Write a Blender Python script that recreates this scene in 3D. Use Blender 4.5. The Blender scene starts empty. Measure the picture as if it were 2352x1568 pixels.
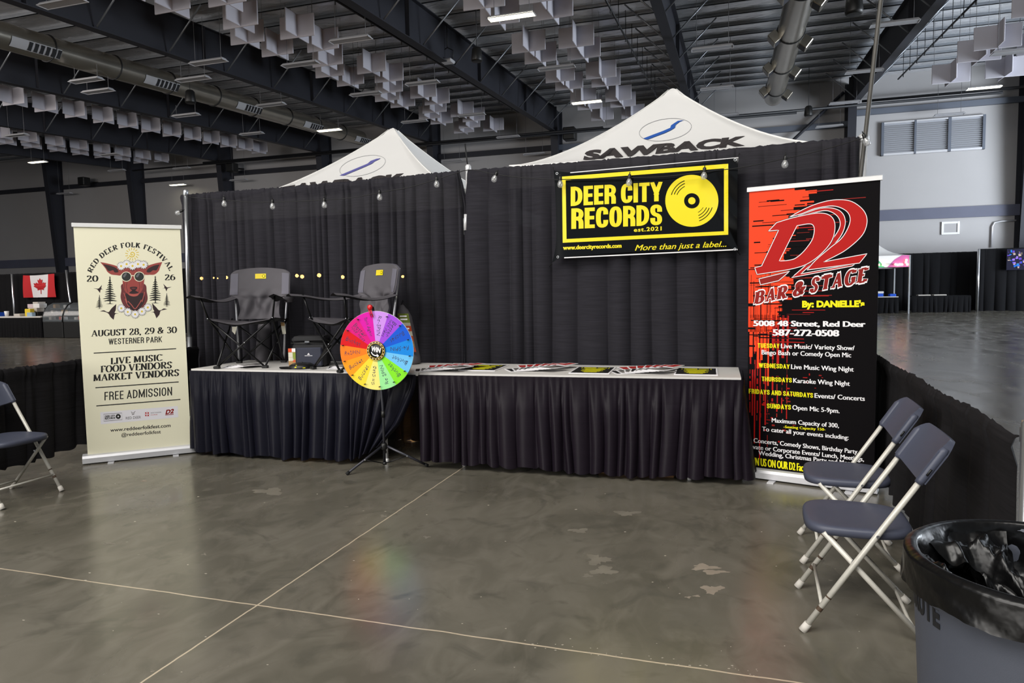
import bpy, math, random
import numpy as np
from mathutils import Vector, Matrix
from mathutils.geometry import tessellate_polygon
import mathutils.noise as mnoise

S = bpy.context.scene
COL = S.collection
rad = math.radians

# ------------------------------------------------------------------ camera
YAW, PITCH, ROLL, FPX = rad(-17.7), rad(4.2), rad(1.0), 1600.0
PX, PY, EYE = 1176.0, 784.0, 1.36
fwd = Vector((math.sin(YAW) * math.cos(PITCH), math.cos(YAW) * math.cos(PITCH), -math.sin(PITCH)))
rgt = Vector((math.cos(YAW), -math.sin(YAW), 0))
dwn = fwd.cross(rgt)
c_, s_ = math.cos(ROLL), math.sin(ROLL)
rgt, dwn = c_ * rgt + s_ * dwn, -s_ * rgt + c_ * dwn
CAM = Vector((0, 0, EYE))
cam = bpy.data.objects.new('camera', bpy.data.cameras.new('camera'))
COL.objects.link(cam)
cam.data.sensor_width = 36.0
cam.data.lens = FPX / 2352 * 36.0
cam.data.clip_end = 300
up = -dwn
cam.matrix_world = Matrix(((rgt.x, up.x, -fwd.x, 0), (rgt.y, up.y, -fwd.y, 0), (rgt.z, up.z, -fwd.z, EYE), (0, 0, 0, 1)))
S.camera = cam

# ------------------------------------------------------------------ light and exposure
S.view_settings.view_transform = 'Standard'
S.view_settings.look = 'None'
S.view_settings.gamma = 1
S.view_settings.use_curve_mapping = False
S.view_settings.exposure = 0.22
S.cycles.use_denoising = True
S.cycles.max_bounces = 6
S.cycles.diffuse_bounces = 3
S.cycles.glossy_bounces = 3
S.cycles.transparent_max_bounces = 8
S.cycles.sample_clamp_indirect = 4
S.cycles.caustics_reflective = False
S.cycles.caustics_refractive = False
W = bpy.data.worlds.new('hall_daylight')
S.world = W
W.use_nodes = True
W.node_tree.nodes['Background'].inputs[0].default_value = (0.80, 0.90, 1.0, 1)
W.node_tree.nodes['Background'].inputs[1].default_value = 0.30


def area(name, loc, target, sx, sy, power, col):
    l = bpy.data.lights.new(name, 'AREA')
    l.shape = 'RECTANGLE'
    l.size, l.size_y, l.energy, l.color = sx, sy, power, col
    o = bpy.data.objects.new(name, l)
    COL.objects.link(o)
    o.location = loc
    d = (Vector(target) - Vector(loc)).normalized()
    o.rotation_euler = d.to_track_quat('-Z', 'Y').to_euler()
    return o


# daylight coming in through the loading doors and windows behind and right of the camera,
# and the hall lamps burning overhead behind the camera; plus one added uplight for the roof
area('loading_door_daylight', (-14, -12, 4.5), (-2.0, 5.5, 1.2), 9, 7, 1700, (1.0, 0.96, 0.91))
area('side_window_daylight', (31, 20, 6.5), (4, 40, 5), 18, 8, 3000, (0.86, 0.92, 1.0))
area('added_roof_uplight', (21, 27, 0.3), (13, 28, 11.0), 10, 14, 12500, (0.84, 0.92, 1.0))  # added out-of-view fill just above the floor, facing up to brighten the roof foil
area('overhead_lamp_row', (-3, -2.0, 9.2), (-2.8, 5.0, 0.6), 14, 7, 1950, (1.0, 0.97, 0.92))
area('left_hall_lamps', (-30, 10, 9.0), (-32, 34, 3), 16, 6, 2100, (1.0, 0.93, 0.87))


# ------------------------------------------------------------------ helpers: pixels of the photograph to points
def ray(x, y):
    return rgt * ((x - PX) / FPX) + dwn * ((y - PY) / FPX) + fwd


def at_z(x, y, z):
    r = ray(x, y)
    return CAM + r * ((z - EYE) / r.z)


def at_y(x, y, Y):
    r = ray(x, y)
    return CAM + r * (Y / r.y)


def at_plane(x, y, p0, n):
    r = ray(x, y)
    return CAM + r * ((Vector(p0) - CAM).dot(n) / r.dot(n))


def roof(Y):
    return 11.25 - 0.056 * (40.8 - Y)


def at_roof(x, y, off):
    r = ray(x, y)
    t = (roof(0) - off - EYE) / (r.z - 0.056 * r.y)
    return CAM + r * t


# ------------------------------------------------------------------ materials
def lin(c):
    return tuple(((v / 12.92) if v <= 0.04045 else ((v + 0.055) / 1.055) ** 2.4) for v in c)


def hexc(h):
    return lin(tuple(int(h[i:i + 2], 16) / 255 for i in (0, 2, 4)))


MATS = {}


def mat(name, col, rough=0.6, metal=0.0, spec=0.5, emit=0, noise=0.0, nscale=20, bump=0.0, bscale=200, sheen=0, coat=0):
    m = bpy.data.materials.new(name)
    m.use_nodes = True
    nt = m.node_tree
    b = nt.nodes['Principled BSDF']
    c = hexc(col) if isinstance(col, str) else col
    b.inputs['Base Color'].default_value = (*c, 1)
    b.inputs['Roughness'].default_value = rough
    b.inputs['Metallic'].default_value = metal
    b.inputs['Specular IOR Level'].default_value = spec
    if coat:
        b.inputs['Coat Weight'].default_value = coat
        b.inputs['Coat Roughness'].default_value = 0.12
    if sheen:
        b.inputs['Sheen Weight'].default_value = sheen
        b.inputs['Sheen Roughness'].default_value = 0.5
    if emit:
        b.inputs['Emission Color'].default_value = (*c, 1)
        b.inputs['Emission Strength'].default_value = emit
    if noise or bump:
        tc = nt.nodes.new('ShaderNodeTexCoord')
    if noise:
        n = nt.nodes.new('ShaderNodeTexNoise')
        n.inputs['Scale'].default_value = nscale
        n.inputs['Detail'].default_value = 5
        nt.links.new(tc.outputs['Object'], n.inputs['Vector'])
        r = nt.nodes.new('ShaderNodeMapRange')
        r.inputs[3].default_value = 1 - noise
        r.inputs[4].default_value = 1 + noise
        nt.links.new(n.outputs['Fac'], r.inputs[0])
        mx = nt.nodes.new('ShaderNodeMix')
        mx.data_type = 'RGBA'
        mx.blend_type = 'MULTIPLY'
        mx.inputs[0].default_value = 1
        mx.inputs[6].default_value = (*c, 1)
        nt.links.new(r.outputs[0], mx.inputs[7])
        nt.links.new(mx.outputs[2], b.inputs['Base Color'])
    if bump:
        n2 = nt.nodes.new('ShaderNodeTexNoise')
        n2.inputs['Scale'].default_value = bscale
        nt.links.new(tc.outputs['Object'], n2.inputs['Vector'])
        bp = nt.nodes.new('ShaderNodeBump')
        bp.inputs['Strength'].default_value = bump
        bp.inputs['Distance'].default_value = 0.01
        nt.links.new(n2.outputs['Fac'], bp.inputs['Height'])
        nt.links.new(bp.outputs[0], b.inputs['Normal'])
    MATS[name] = m
    return m


def cloth(name, col, rough, lines=320, amt=0.25, sheen=0.0, sheer=0.0, spec=0.3):
    """woven fabric: fine horizontal slubs in colour and bump"""
    m = mat(name, col, rough, spec=spec, sheen=sheen)
    nt = m.node_tree
    b = nt.nodes['Principled BSDF']
    tc = nt.nodes.new('ShaderNodeTexCoord')
    mp = nt.nodes.new('ShaderNodeMapping')
    mp.inputs['Scale'].default_value = (4, 4, lines * 0.35)
    n = nt.nodes.new('ShaderNodeTexNoise')
    n.inputs['Scale'].default_value = 1.0
    n.inputs['Detail'].default_value = 4
    nt.links.new(tc.outputs['Object'], mp.inputs[0])
    nt.links.new(mp.outputs[0], n.inputs['Vector'])
    r = nt.nodes.new('ShaderNodeMapRange')
    r.inputs[1].default_value = 0.3
    r.inputs[2].default_value = 0.7
    r.inputs[3].default_value = 1 - amt
    r.inputs[4].default_value = 1 + amt
    nt.links.new(n.outputs['Fac'], r.inputs[0])
    mx = nt.nodes.new('ShaderNodeMix')
    mx.data_type = 'RGBA'
    mx.blend_type = 'MULTIPLY'
    mx.inputs[0].default_value = 1
    c = hexc(col) if isinstance(col, str) else col
    mx.inputs[6].default_value = (*c, 1)
    nt.links.new(r.outputs[0], mx.inputs[7])
    nt.links.new(mx.outputs[2], b.inputs['Base Color'])
    if sheer:
        out = nt.nodes['Material Output']
        tr = nt.nodes.new('ShaderNodeBsdfTransparent')
        ms = nt.nodes.new('ShaderNodeMixShader')
        ms.inputs[0].default_value = sheer
        nt.links.new(b.outputs[0], ms.inputs[1])
        nt.links.new(tr.outputs[0], ms.inputs[2])
        nt.links.new(ms.outputs[0], out.inputs['Surface'])
    return m


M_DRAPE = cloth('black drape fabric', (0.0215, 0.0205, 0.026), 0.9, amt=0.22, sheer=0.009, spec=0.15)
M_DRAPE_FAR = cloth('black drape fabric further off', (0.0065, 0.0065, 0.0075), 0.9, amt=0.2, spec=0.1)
M_RAIL = cloth('black low rail drape', (0.013, 0.0122, 0.0135), 0.9, amt=0.25, spec=0.15)
M_SKIRT_B = cloth('blue black satin skirt', (0.0062, 0.0062, 0.0125), 0.42, amt=0.12, spec=0.17)
M_SKIRT_P = cloth('plum black satin skirt', (0.0098, 0.0066, 0.0112), 0.45, amt=0.12, spec=0.16)
M_WHITE_VINYL = mat('white table vinyl', 'D9D6D2', 0.45, noise=0.05)
M_CHROME = mat('brushed aluminium tube', 'C9CBCF', 0.28, 0.9)
M_ALU = mat('satin aluminium base', 'CFCFD3', 0.36, 0.3)
M_WHITE = mat('white enamel', 'E4E4E4', 0.4)
M_BLACK_PL = mat('black plastic', '141414', 0.45)
M_BLACK_MT = mat('black painted steel', '101012', 0.4, 0.3)
M_RUBBER = mat('black rubber', '0C0C0C', 0.8)
M_CORD = mat('black cord', '08080A', 0.6)
M_TENT = mat('white canopy fabric', 'FBFAF8', 0.7, noise=0.02, nscale=3)
M_TENT_FRAME = mat('grey canopy frame', 'A7AAAE', 0.4, 0.5)
M_INK = mat('black ink', '17160F', 0.6)
M_TENT_TXT = mat('charcoal canopy print', '3B3637', 0.7)
M_TENT_BLUE = mat('blue canopy print', '2E63C0', 0.7)
M_TENT_GREY = mat('grey canopy print', '8A8A92', 0.7)
M_CREAM = mat('cream banner print', 'F1EDD3', 0.55, spec=0.12)
M_BANBLACK = mat('black banner print', '0D0B0D', 0.6, spec=0.05)
M_VINBLACK = mat('black glossy vinyl', '060606', 0.11, spec=0.4)
M_YEL = mat('yellow vinyl ink', 'F5E11E', 0.3)
M_YEL2 = mat('yellow banner ink', 'EFE81A', 0.5, spec=0.12)
M_WHT = mat('white ink', 'F1EFF1', 0.55, spec=0.12)
M_RED = mat('deep red ink', 'B31815', 0.5, spec=0.12)
M_DRED = mat('maroon ink', '8E1F1A', 0.5, spec=0.12)
M_ORANGE = mat('orange red ink', 'F2441E', 0.5, spec=0.12)
M_DEER = mat('deer red brown ink', 'A0504C', 0.6, spec=0.12)
M_DEER_D = mat('deer dark ink', '2E1B1E', 0.6)
M_DEER_M = mat('deer mid ink', '6B2F31', 0.6)
M_DEER_L = mat('deer light ink', 'B75A52', 0.6)
M_GLASSINK = mat('sunglass lens ink', '2A2C2A', 0.5)
M_SUNINK = mat('sun yellow ink', 'E2C53A', 0.6)
M_STRIP = mat('white logo strip', 'ECEAF0', 0.6)
M_GREYINK = mat('grey ink', '6A6A6E', 0.6)


# ------------------------------------------------------------------ mesh builder
class MB:
    def __init__(s):
        s.v, s.f, s.m, s.sm, s.mats = [], [], [], [], []

    def mi(s, m):
        if m not in s.mats:
            s.mats.append(m)
        return s.mats.index(m)

    def add(s, verts, faces, m, smooth=False):
        b = len(s.v)
        s.v.extend(tuple(v) for v in verts)
        k = s.mi(m)
        for f in faces:
            s.f.append(tuple(b + i for i in f))
            s.m.append(k)
            s.sm.append(smooth)
        return s

    def box(s, lo, hi, m, mw=None):
        x0, y0, z0 = lo
        x1, y1, z1 = hi
        v = [Vector(p) for p in ((x0, y0, z0), (x1, y0, z0), (x1, y1, z0), (x0, y1, z0), (x0, y0, z1), (x1, y0, z1), (x1, y1, z1), (x0, y1, z1))]
        if mw is not None:
            v = [mw @ p for p in v]
        return s.add(v, [(3, 2, 1, 0), (4, 5, 6, 7), (0, 1, 5, 4), (1, 2, 6, 5), (2, 3, 7, 6), (3, 0, 4, 7)], m)

    def bbox(s, lo, hi, m, bev=0.01, mw=None):
        """box with chamfered edges"""
        lo, hi = Vector(lo), Vector(hi)
        c, h = (lo + hi) / 2, (hi - lo) / 2
        b = min(bev, min(h) * 0.9)
        vs, idx = [], {}
        for sx in (-1, 1):
            for sy in (-1, 1):
                for sz in (-1, 1):
                    for ax in range(3):
                        p = [sx * (h.x - b), sy * (h.y - b), sz * (h.z - b)]
                        p[ax] = (sx, sy, sz)[ax] * h[ax]
                        idx[(sx, sy, sz, ax)] = len(vs)
                        q = c + Vector(p)
                        vs.append(mw @ q if mw is not None else q)
        fs = []
        for ax in range(3):
            o = [a for a in range(3) if a != ax]
            for sg in (-1, 1):
                quad = []
                for (a, d) in ((-1, -1), (1, -1), (1, 1), (-1, 1)):
                    k = [0, 0, 0]
                    k[ax] = sg
                    k[o[0]], k[o[1]] = a, d
                    quad.append(idx[(*k, ax)])
                fs.append(quad)
        for ax in range(3):
            o = [a for a in range(3) if a != ax]
            for a in (-1, 1):
                for d in (-1, 1):
                    k0, k1 = [0, 0, 0], [0, 0, 0]
                    k0[ax], k1[ax] = -1, 1
                    k0[o[0]] = k1[o[0]] = a
                    k0[o[1]] = k1[o[1]] = d
                    fs.append([idx[(*k0, o[0])], idx[(*k1, o[0])], idx[(*k1, o[1])], idx[(*k0, o[1])]])
        for sx in (-1, 1):
            for sy in (-1, 1):
                for sz in (-1, 1):
                    fs.append([idx[(sx, sy, sz, a)] for a in range(3)])
        return s.add(vs, fs, m)

    def tube(s, pts, r, m, n=10, caps=True, closed=False):
        pts = [Vector(p) for p in pts]
        rs = r if isinstance(r, (list, tuple)) else [r] * len(pts)
        N = len(pts)
        verts = []
        prev = None
        for i, p in enumerate(pts):
            if closed:
                t = (pts[(i + 1) % N] - pts[i - 1])
            else:
                t = pts[min(i + 1, N - 1)] - pts[max(i - 1, 0)]
            t.normalize()
            if prev is None:
                a = Vector((0, 0, 1)) if abs(t.z) < 0.9 else Vector((1, 0, 0))
                u = t.cross(a).normalized()
            else:
                u = (prev - t * prev.dot(t)).normalized()
            prev = u
            w = t.cross(u)
            for k in range(n):
                a = 2 * math.pi * k / n
                verts.append(p + (u * math.cos(a) + w * math.sin(a)) * rs[i])
        faces = []
        for i in range(N if closed else N - 1):
            j = (i + 1) % N
            for k in range(n):
                l = (k + 1) % n
                faces.append((i * n + k, i * n + l, j * n + l, j * n + k))
        s.add(verts, faces, m, True)
        if caps and not closed:
            b = len(s.v) - len(verts)
            for f in (tuple(b + k for k in reversed(range(n))), tuple(b + (N - 1) * n + k for k in range(n))):
                s.f.append(f)
                s.m.append(s.mi(m))
                s.sm.append(False)
        return s

    def lathe(s, prof, m, n=32, mw=None, jit=None):
        """prof: (r, z) list"""
        verts = []
        for i, (r, z) in enumerate(prof):
            for k in range(n):
                a = 2 * math.pi * k / n
                p = Vector((r * math.cos(a), r * math.sin(a), z))
                if jit:
                    p = jit(p, i, k, a)
                verts.append(mw @ p if mw is not None else p)
        faces = []
        for i in range(len(prof) - 1):
            for k in range(n):
                l = (k + 1) % n
                faces.append((i * n + k, i * n + l, (i + 1) * n + l, (i + 1) * n + k))
        return s.add(verts, faces, m, True)

    def grid(s, fn, nu, nv, m, smooth=True):
        verts = [fn(i / nu, j / nv) for j in range(nv + 1) for i in range(nu + 1)]
        w = nu + 1
        faces = [(j * w + i, j * w + i + 1, (j + 1) * w + i + 1, (j + 1) * w + i) for j in range(nv) for i in range(nu)]
        return s.add(verts, faces, m, smooth)

    def prism(s, poly, d, m, holes=()):
        """planar polygon (3D points) extruded by vector d"""
        loops = [[Vector(p) for p in poly]] + [[Vector(p) for p in h] for h in holes]
        d = Vector(d)
        flat = [p for l in loops for p in l]
        tris = tessellate_polygon(loops)
        n = len(flat)
        s.add(flat + [p + d for p in flat], [tuple(t) for t in tris] + [tuple(n + i for i in reversed(t)) for t in tris], m)
        b = len(s.v) - 2 * n
        k0 = 0
        for l in loops:
            for i in range(len(l)):
                j = (i + 1) % len(l)
                s.f.append((b + k0 + i, b + k0 + j, b + n + k0 + j, b + n + k0 + i))
                s.m.append(s.mi(m))
                s.sm.append(False)
            k0 += len(l)
        return s

    def build(s, name, parent=None, loc=None):
        me = bpy.data.meshes.new(name)
        off = Vector(loc) if loc is not None else Vector((0, 0, 0))
        me.from_pydata([tuple(Vector(v) - off) for v in s.v], [], s.f)
        for m in s.mats:
            me.materials.append(m)
        me.polygons.foreach_set('material_index', s.m)
        me.polygons.foreach_set('use_smooth', s.sm)
        me.update()
        o = bpy.data.objects.new(name, me)
        COL.objects.link(o)
        if parent is not None:
            o.parent = parent
        if loc is not None:
            o.location = off
        return o


def tag(o, label, cat, group=None, kind=None):
    if label:
        o['label'] = label
    if cat:
        o['category'] = cat
    if group:
        o['group'] = group
    if kind:
        o['kind'] = kind
    return o


def thing(name, label, cat, loc=(0, 0, 0), rz=0, group=None):
    o = bpy.data.objects.new(name, None)
    o.empty_display_size = 0.1
    COL.objects.link(o)
    o.location = loc
    o.rotation_euler = (0, 0, rz)
    return tag(o, label, cat, group)


def struct(o):
    o['kind'] = 'structure'
    return o


def dup(root, loc, rz=None, label=None, group=None):
    r = root.copy()
    COL.objects.link(r)
    r.location = loc
    if rz is not None:
        r.rotation_euler = (0, 0, rz)
    if label:
        r['label'] = label
    if group:
        r['group'] = group
    for ch in list(root.children):
        c = ch.copy()
        COL.objects.link(c)
        c.parent = r
        for g in list(ch.children):
            d = g.copy()
            COL.objects.link(d)
            d.parent = c
    return r


def catmull(pts, n=6, closed=False):
    """smooth curve through points; a third value 1 marks a corner"""
    P = [(p[0], p[1]) for p in pts]
    corner = [len(p) > 2 and p[2] for p in pts]
    N = len(P)
    out = []
    rng = range(N) if closed else range(N - 1)
    for i in rng:
        p1, p2 = P[i], P[(i + 1) % N]
        p0 = P[i - 1] if (closed or i > 0) else p1
        p3 = P[(i + 2) % N] if (closed or i + 2 < N) else p2
        if corner[i]:
            p0 = (2 * p1[0] - p2[0], 2 * p1[1] - p2[1])
        if corner[(i + 1) % N]:
            p3 = (2 * p2[0] - p1[0], 2 * p2[1] - p1[1])
        for k in range(n):
            t = k / n
            q = []
            for a in range(2):
                q.append(0.5 * (2 * p1[a] + (p2[a] - p0[a]) * t + (2 * p0[a] - 5 * p1[a] + 4 * p2[a] - p3[a]) * t * t + (3 * p1[a] - p0[a] - 3 * p2[a] + p3[a]) * t ** 3))
            out.append(tuple(q))
    if not closed:
        out.append(P[-1])
    return out


# ------------------------------------------------------------------ lettering
_fc = bpy.data.curves.new('lettering', 'FONT')
_fo = bpy.data.objects.new('lettering', _fc)
COL.objects.link(_fo)
_CAP = {}


def glyphs(body, offset=0.0, spacing=1.0):
    """text outline as (verts2d, faces), cap height = 1"""
    _fc.body = body
    _fc.size = 1.0
    _fc.offset = offset
    _fc.space_character = spacing
    _fc.resolution_u = 3
    _fc.fill_mode = 'FRONT'
    _fc.extrude = 0
    bpy.context.view_layer.update()
    dg = bpy.context.evaluated_depsgraph_get()
    ev = _fo.evaluated_get(dg)
    me = ev.to_mesh()
    v = [(p.co.x, p.co.y) for p in me.vertices]
    f = [tuple(p.vertices) for p in me.polygons]
    ev.to_mesh_clear()
    k = 1 / 0.682
    return [(x * k, y * k) for x, y in v], f


# a small serif alphabet drawn as pen strokes: thick downs, thin crosses, flat serifs
def _arc(cx, cy, rx, ry, a0, a1, n=14):
    return [(cx + rx * math.cos(rad(a0 + (a1 - a0) * i / n)), cy + ry * math.sin(rad(a0 + (a1 - a0) * i / n))) for i in range(n + 1)]


L_ = lambda *p: list(p)
SERIF = {  # width, strokes, serif positions (x, y, half-width)
    'A': (.86, [L_((.08, 0), (.42, 1)), L_((.42, 1), (.76, 0)), L_((.2, .34), (.62, .34))], [(.08, 0, .11), (.76, 0, .13)]),
    'B': (.72, [L_((.17, 0), (.17, 1)), L_((.17, 1), (.38, 1)) + _arc(.38, .77, .24, .23, 90, -90) + L_((.17, .54)), L_((.17, .54), (.4, .54)) + _arc(.4, .27, .27, .27, 90, -90) + L_((.17, 0))], [(.14, 0, .12), (.14, 1, .12)]),
    'C': (.76, [_arc(.43, .5, .35, .5, 48, 312, 24)], [(.68, .9, .05), (.68, .1, .05)]),
    'D': (.82, [L_((.17, 0), (.17, 1)), L_((.17, 1), (.32, 1)) + _arc(.32, .5, .42, .5, 90, -90, 20) + L_((.17, 0))], [(.14, 0, .12), (.14, 1, .12)]),
    'E': (.68, [L_((.17, 0), (.17, 1)), L_((.17, 1), (.58, 1), (.6, .84)), L_((.17, .52), (.48, .52)), L_((.17, 0), (.6, 0), (.63, .18))], [(.14, 0, .12), (.14, 1, .12)]),
    'F': (.64, [L_((.17, 0), (.17, 1)), L_((.17, 1), (.58, 1), (.6, .82)), L_((.17, .5), (.48, .5))], [(.17, 0, .14), (.14, 1, .12)]),
    'G': (.82, [_arc(.43, .5, .35, .5, 48, 340, 24), L_((.72, .08), (.72, .42))], [(.68, .9, .05), (.7, .42, .13)]),
    'I': (.34, [L_((.17, 0), (.17, 1))], [(.17, 0, .14), (.17, 1, .14)]),
    'K': (.8, [L_((.17, 0), (.17, 1)), L_((.17, .4), (.62, 1)), L_((.34, .6), (.68, 0))], [(.17, 0, .14), (.17, 1, .14), (.62, 1, .1), (.68, 0, .12)]),
    'L': (.64, [L_((.17, 0), (.17, 1)), L_((.17, 0), (.58, 0), (.6, .2))], [(.14, 0, .12), (.17, 1, .14)]),
    'M': (1.0, [L_((.14, 0), (.18, 1)), L_((.18, 1), (.5, .06)), L_((.5, .06), (.8, 1)), L_((.82, 1), (.84, 0))], [(.14, 0, .12), (.14, 1, .1), (.84, 0, .13), (.84, 1, .1)]),
    'N': (.84, [L_((.15, 0), (.15, 1)), L_((.15, 1), (.7, 0)), L_((.7, 0), (.7, 1))], [(.15, 0, .12), (.1, 1, .1), (.7, 1, .12)]),
    'O': (.86, [_arc(.43, .5, .35, .5, 90, 450, 30)], []),
    'R': (.8, [L_((.17, 0), (.17, 1)), L_((.17, 1), (.4, 1)) + _arc(.4, .75, .25, .25, 90, -90) + L_((.17, .5)), L_((.38, .5), (.68, 0))], [(.17, 0, .13), (.14, 1, .12), (.7, 0, .1)]),
    'S': (.66, [catmull([(.55, .82), (.44, .98), (.25, .97), (.12, .8), (.2, .6), (.42, .45), (.54, .25), (.42, .04), (.22, .02), (.1, .18)], 5)], [(.56, .84, .04), (.09, .16, .04)]),
    'T': (.74, [L_((.37, 0), (.37, 1)), L_((.07, .8), (.08, 1), (.66, 1), (.67, .8))], [(.37, 0, .15)]),
    'U': (.82, [L_((.16, 1), (.16, .34)) + _arc(.42, .3, .26, .3, 180, 360) + L_((.68, 1))], [(.16, 1, .13), (.68, 1, .12)]),
    'V': (.82, [L_((.1, 1), (.42, 0)), L_((.42, 0), (.74, 1))], [(.1, 1, .13), (.74, 1, .1)]),
    'W': (1.16, [L_((.1, 1), (.34, 0)), L_((.34, 0), (.58, 1)), L_((.58, 1), (.82, 0)), L_((.82, 0), (1.06, 1))], [(.1, 1, .12), (1.06, 1, .1)]),
    'P': (.7, [L_((.17, 0), (.17, 1)), L_((.17, 1), (.4, 1)) + _arc(.4, .74, .25, .26, 90, -90) + L_((.17, .48))], [(.17, 0, .14), (.14, 1, .12)]),
    'H': (.86, [L_((.17, 0), (.17, 1)), L_((.69, 0), (.69, 1)), L_((.17, .5), (.69, .5))], [(.17, 0, .14), (.17, 1, .14), (.69, 0, .14), (.69, 1, .14)]),
    '0': (.74, [_arc(.37, .5, .29, .5, 90, 450, 28)], []),
    '2': (.68, [catmull([(.1, .78), (.2, .96), (.38, .99), (.53, .84), (.48, .6), (.26, .3), (.08, .02)], 5), L_((.08, 0), (.58, 0), (.6, .16))], []),
    '3': (.66, [catmull([(.1, .84), (.26, 1), (.46, .92), (.5, .7), (.3, .54)], 5), catmull([(.3, .54), (.54, .42), (.54, .14), (.3, 0), (.08, .16)], 5)], []),
    '6': (.7, [_arc(.36, .31, .26, .31, 90, 450, 24), catmull([(.55, .94), (.3, .9), (.13, .6), (.1, .3)], 5)], []),
    '8': (.68, [_arc(.34, .76, .21, .24, 90, 450, 22), _arc(.34, .27, .26, .27, 90, 450, 22)], []),
    '9': (.7, [_arc(.34, .69, .26, .31, 90, 450, 24), catmull([(.6, .7), (.57, .4), (.4, .1), (.15, .06)], 5)], []),
    '&': (.86, [catmull([(.8, .06), (.55, .25), (.25, .62), (.22, .88), (.38, 1), (.52, .84), (.4, .62), (.14, .4), (.08, .2), (.24, .01), (.5, .08), (.66, .34), (.72, .5)], 5)], [(.72, .52, .1)]),
    ',': (.3, [L_((.14, .1), (.1, -.16))], []),
    ' ': (.34, [], []),
}


def ribbon(pts, width_fn, closed=False):
    P = [Vector((p[0], p[1])) for p in pts]
    n = len(P)
    v, f = [], []
    for i in range(n):
        a = P[i - 1] if (closed or i) else P[0]
        b = P[(i + 1) % n] if (closed or i < n - 1) else P[-1]
        t = b - a
        if t.length < 1e-9:
            t = Vector((1, 0))
        t.normalize()
        nn = Vector((-t.y, t.x))
        w = width_fn(t) / 2
        v += [tuple(P[i] + nn * w), tuple(P[i] - nn * w)]
    for i in range(n if closed else n - 1):
        j = (i + 1) % n
        f.append((2 * i, 2 * i + 1, 2 * j + 1, 2 * j))
    return v, f


def serif_text(body, thick=.2, thin=.055, ser=.06, grow=0.0):
    V, F = [], []
    x = lev = 0
    for ch in body:
        w, strokes, sers = SERIF.get(ch, SERIF[' '])
        for st in strokes:
            # cut at sharp corners so that joints stay crisp
            parts, cur = [], [st[0]]
            for i in range(1, len(st)):
                cur.append(st[i])
                if i < len(st) - 1:
                    a = Vector(st[i]) - Vector(st[i - 1])
                    b = Vector(st[i + 1]) - Vector(st[i])
                    if a.length > 1e-6 and b.length > 1e-6 and a.angle(b) > 0.9:
                        parts.append(cur)
                        cur = [st[i]]
            parts.append(cur)
            for p in parts:
                if grow:
                    a, b = Vector(p[0]) - Vector(p[1]), Vector(p[-1]) - Vector(p[-2])
                    p = [tuple(Vector(p[0]) + a.normalized() * grow)] + list(p[1:-1]) + [tuple(Vector(p[-1]) + b.normalized() * grow)]
                wf = lambda t: (thin + (thick - thin) * (abs(t.y) ** 1.6 if not (t.y * t.x > 0.2 and abs(t.x) < .6 and len(p) == 2) else .25 * abs(t.y))) + 2 * grow
                v, f = ribbon(p, wf)
                b0 = len(V)
                lev = (lev + 1) % 7
                V += [(x + q[0], q[1], lev) for q in v]
                F += [tuple(b0 + i for i in q) for q in f]
        for sx, sy, hw in sers:
            if sy < .08:
                y0, y1 = 0, ser
            elif sy > .93:
                y0, y1 = 1 - ser, 1
            else:
                y0, y1 = sy - ser, sy + ser
            b0 = len(V)
            g = grow
            hw = max(hw, thick * .5 + .03)
            lev = (lev + 1) % 7
            V += [(x + sx - hw - g, y0 - g, lev), (x + sx + hw + g, y0 - g, lev), (x + sx + hw + g, y1 + g, lev), (x + sx - hw - g, y1 + g, lev)]
            F.append((b0, b0 + 1, b0 + 2, b0 + 3))
        x += w + .06
    return V, F, x - .06


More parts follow.
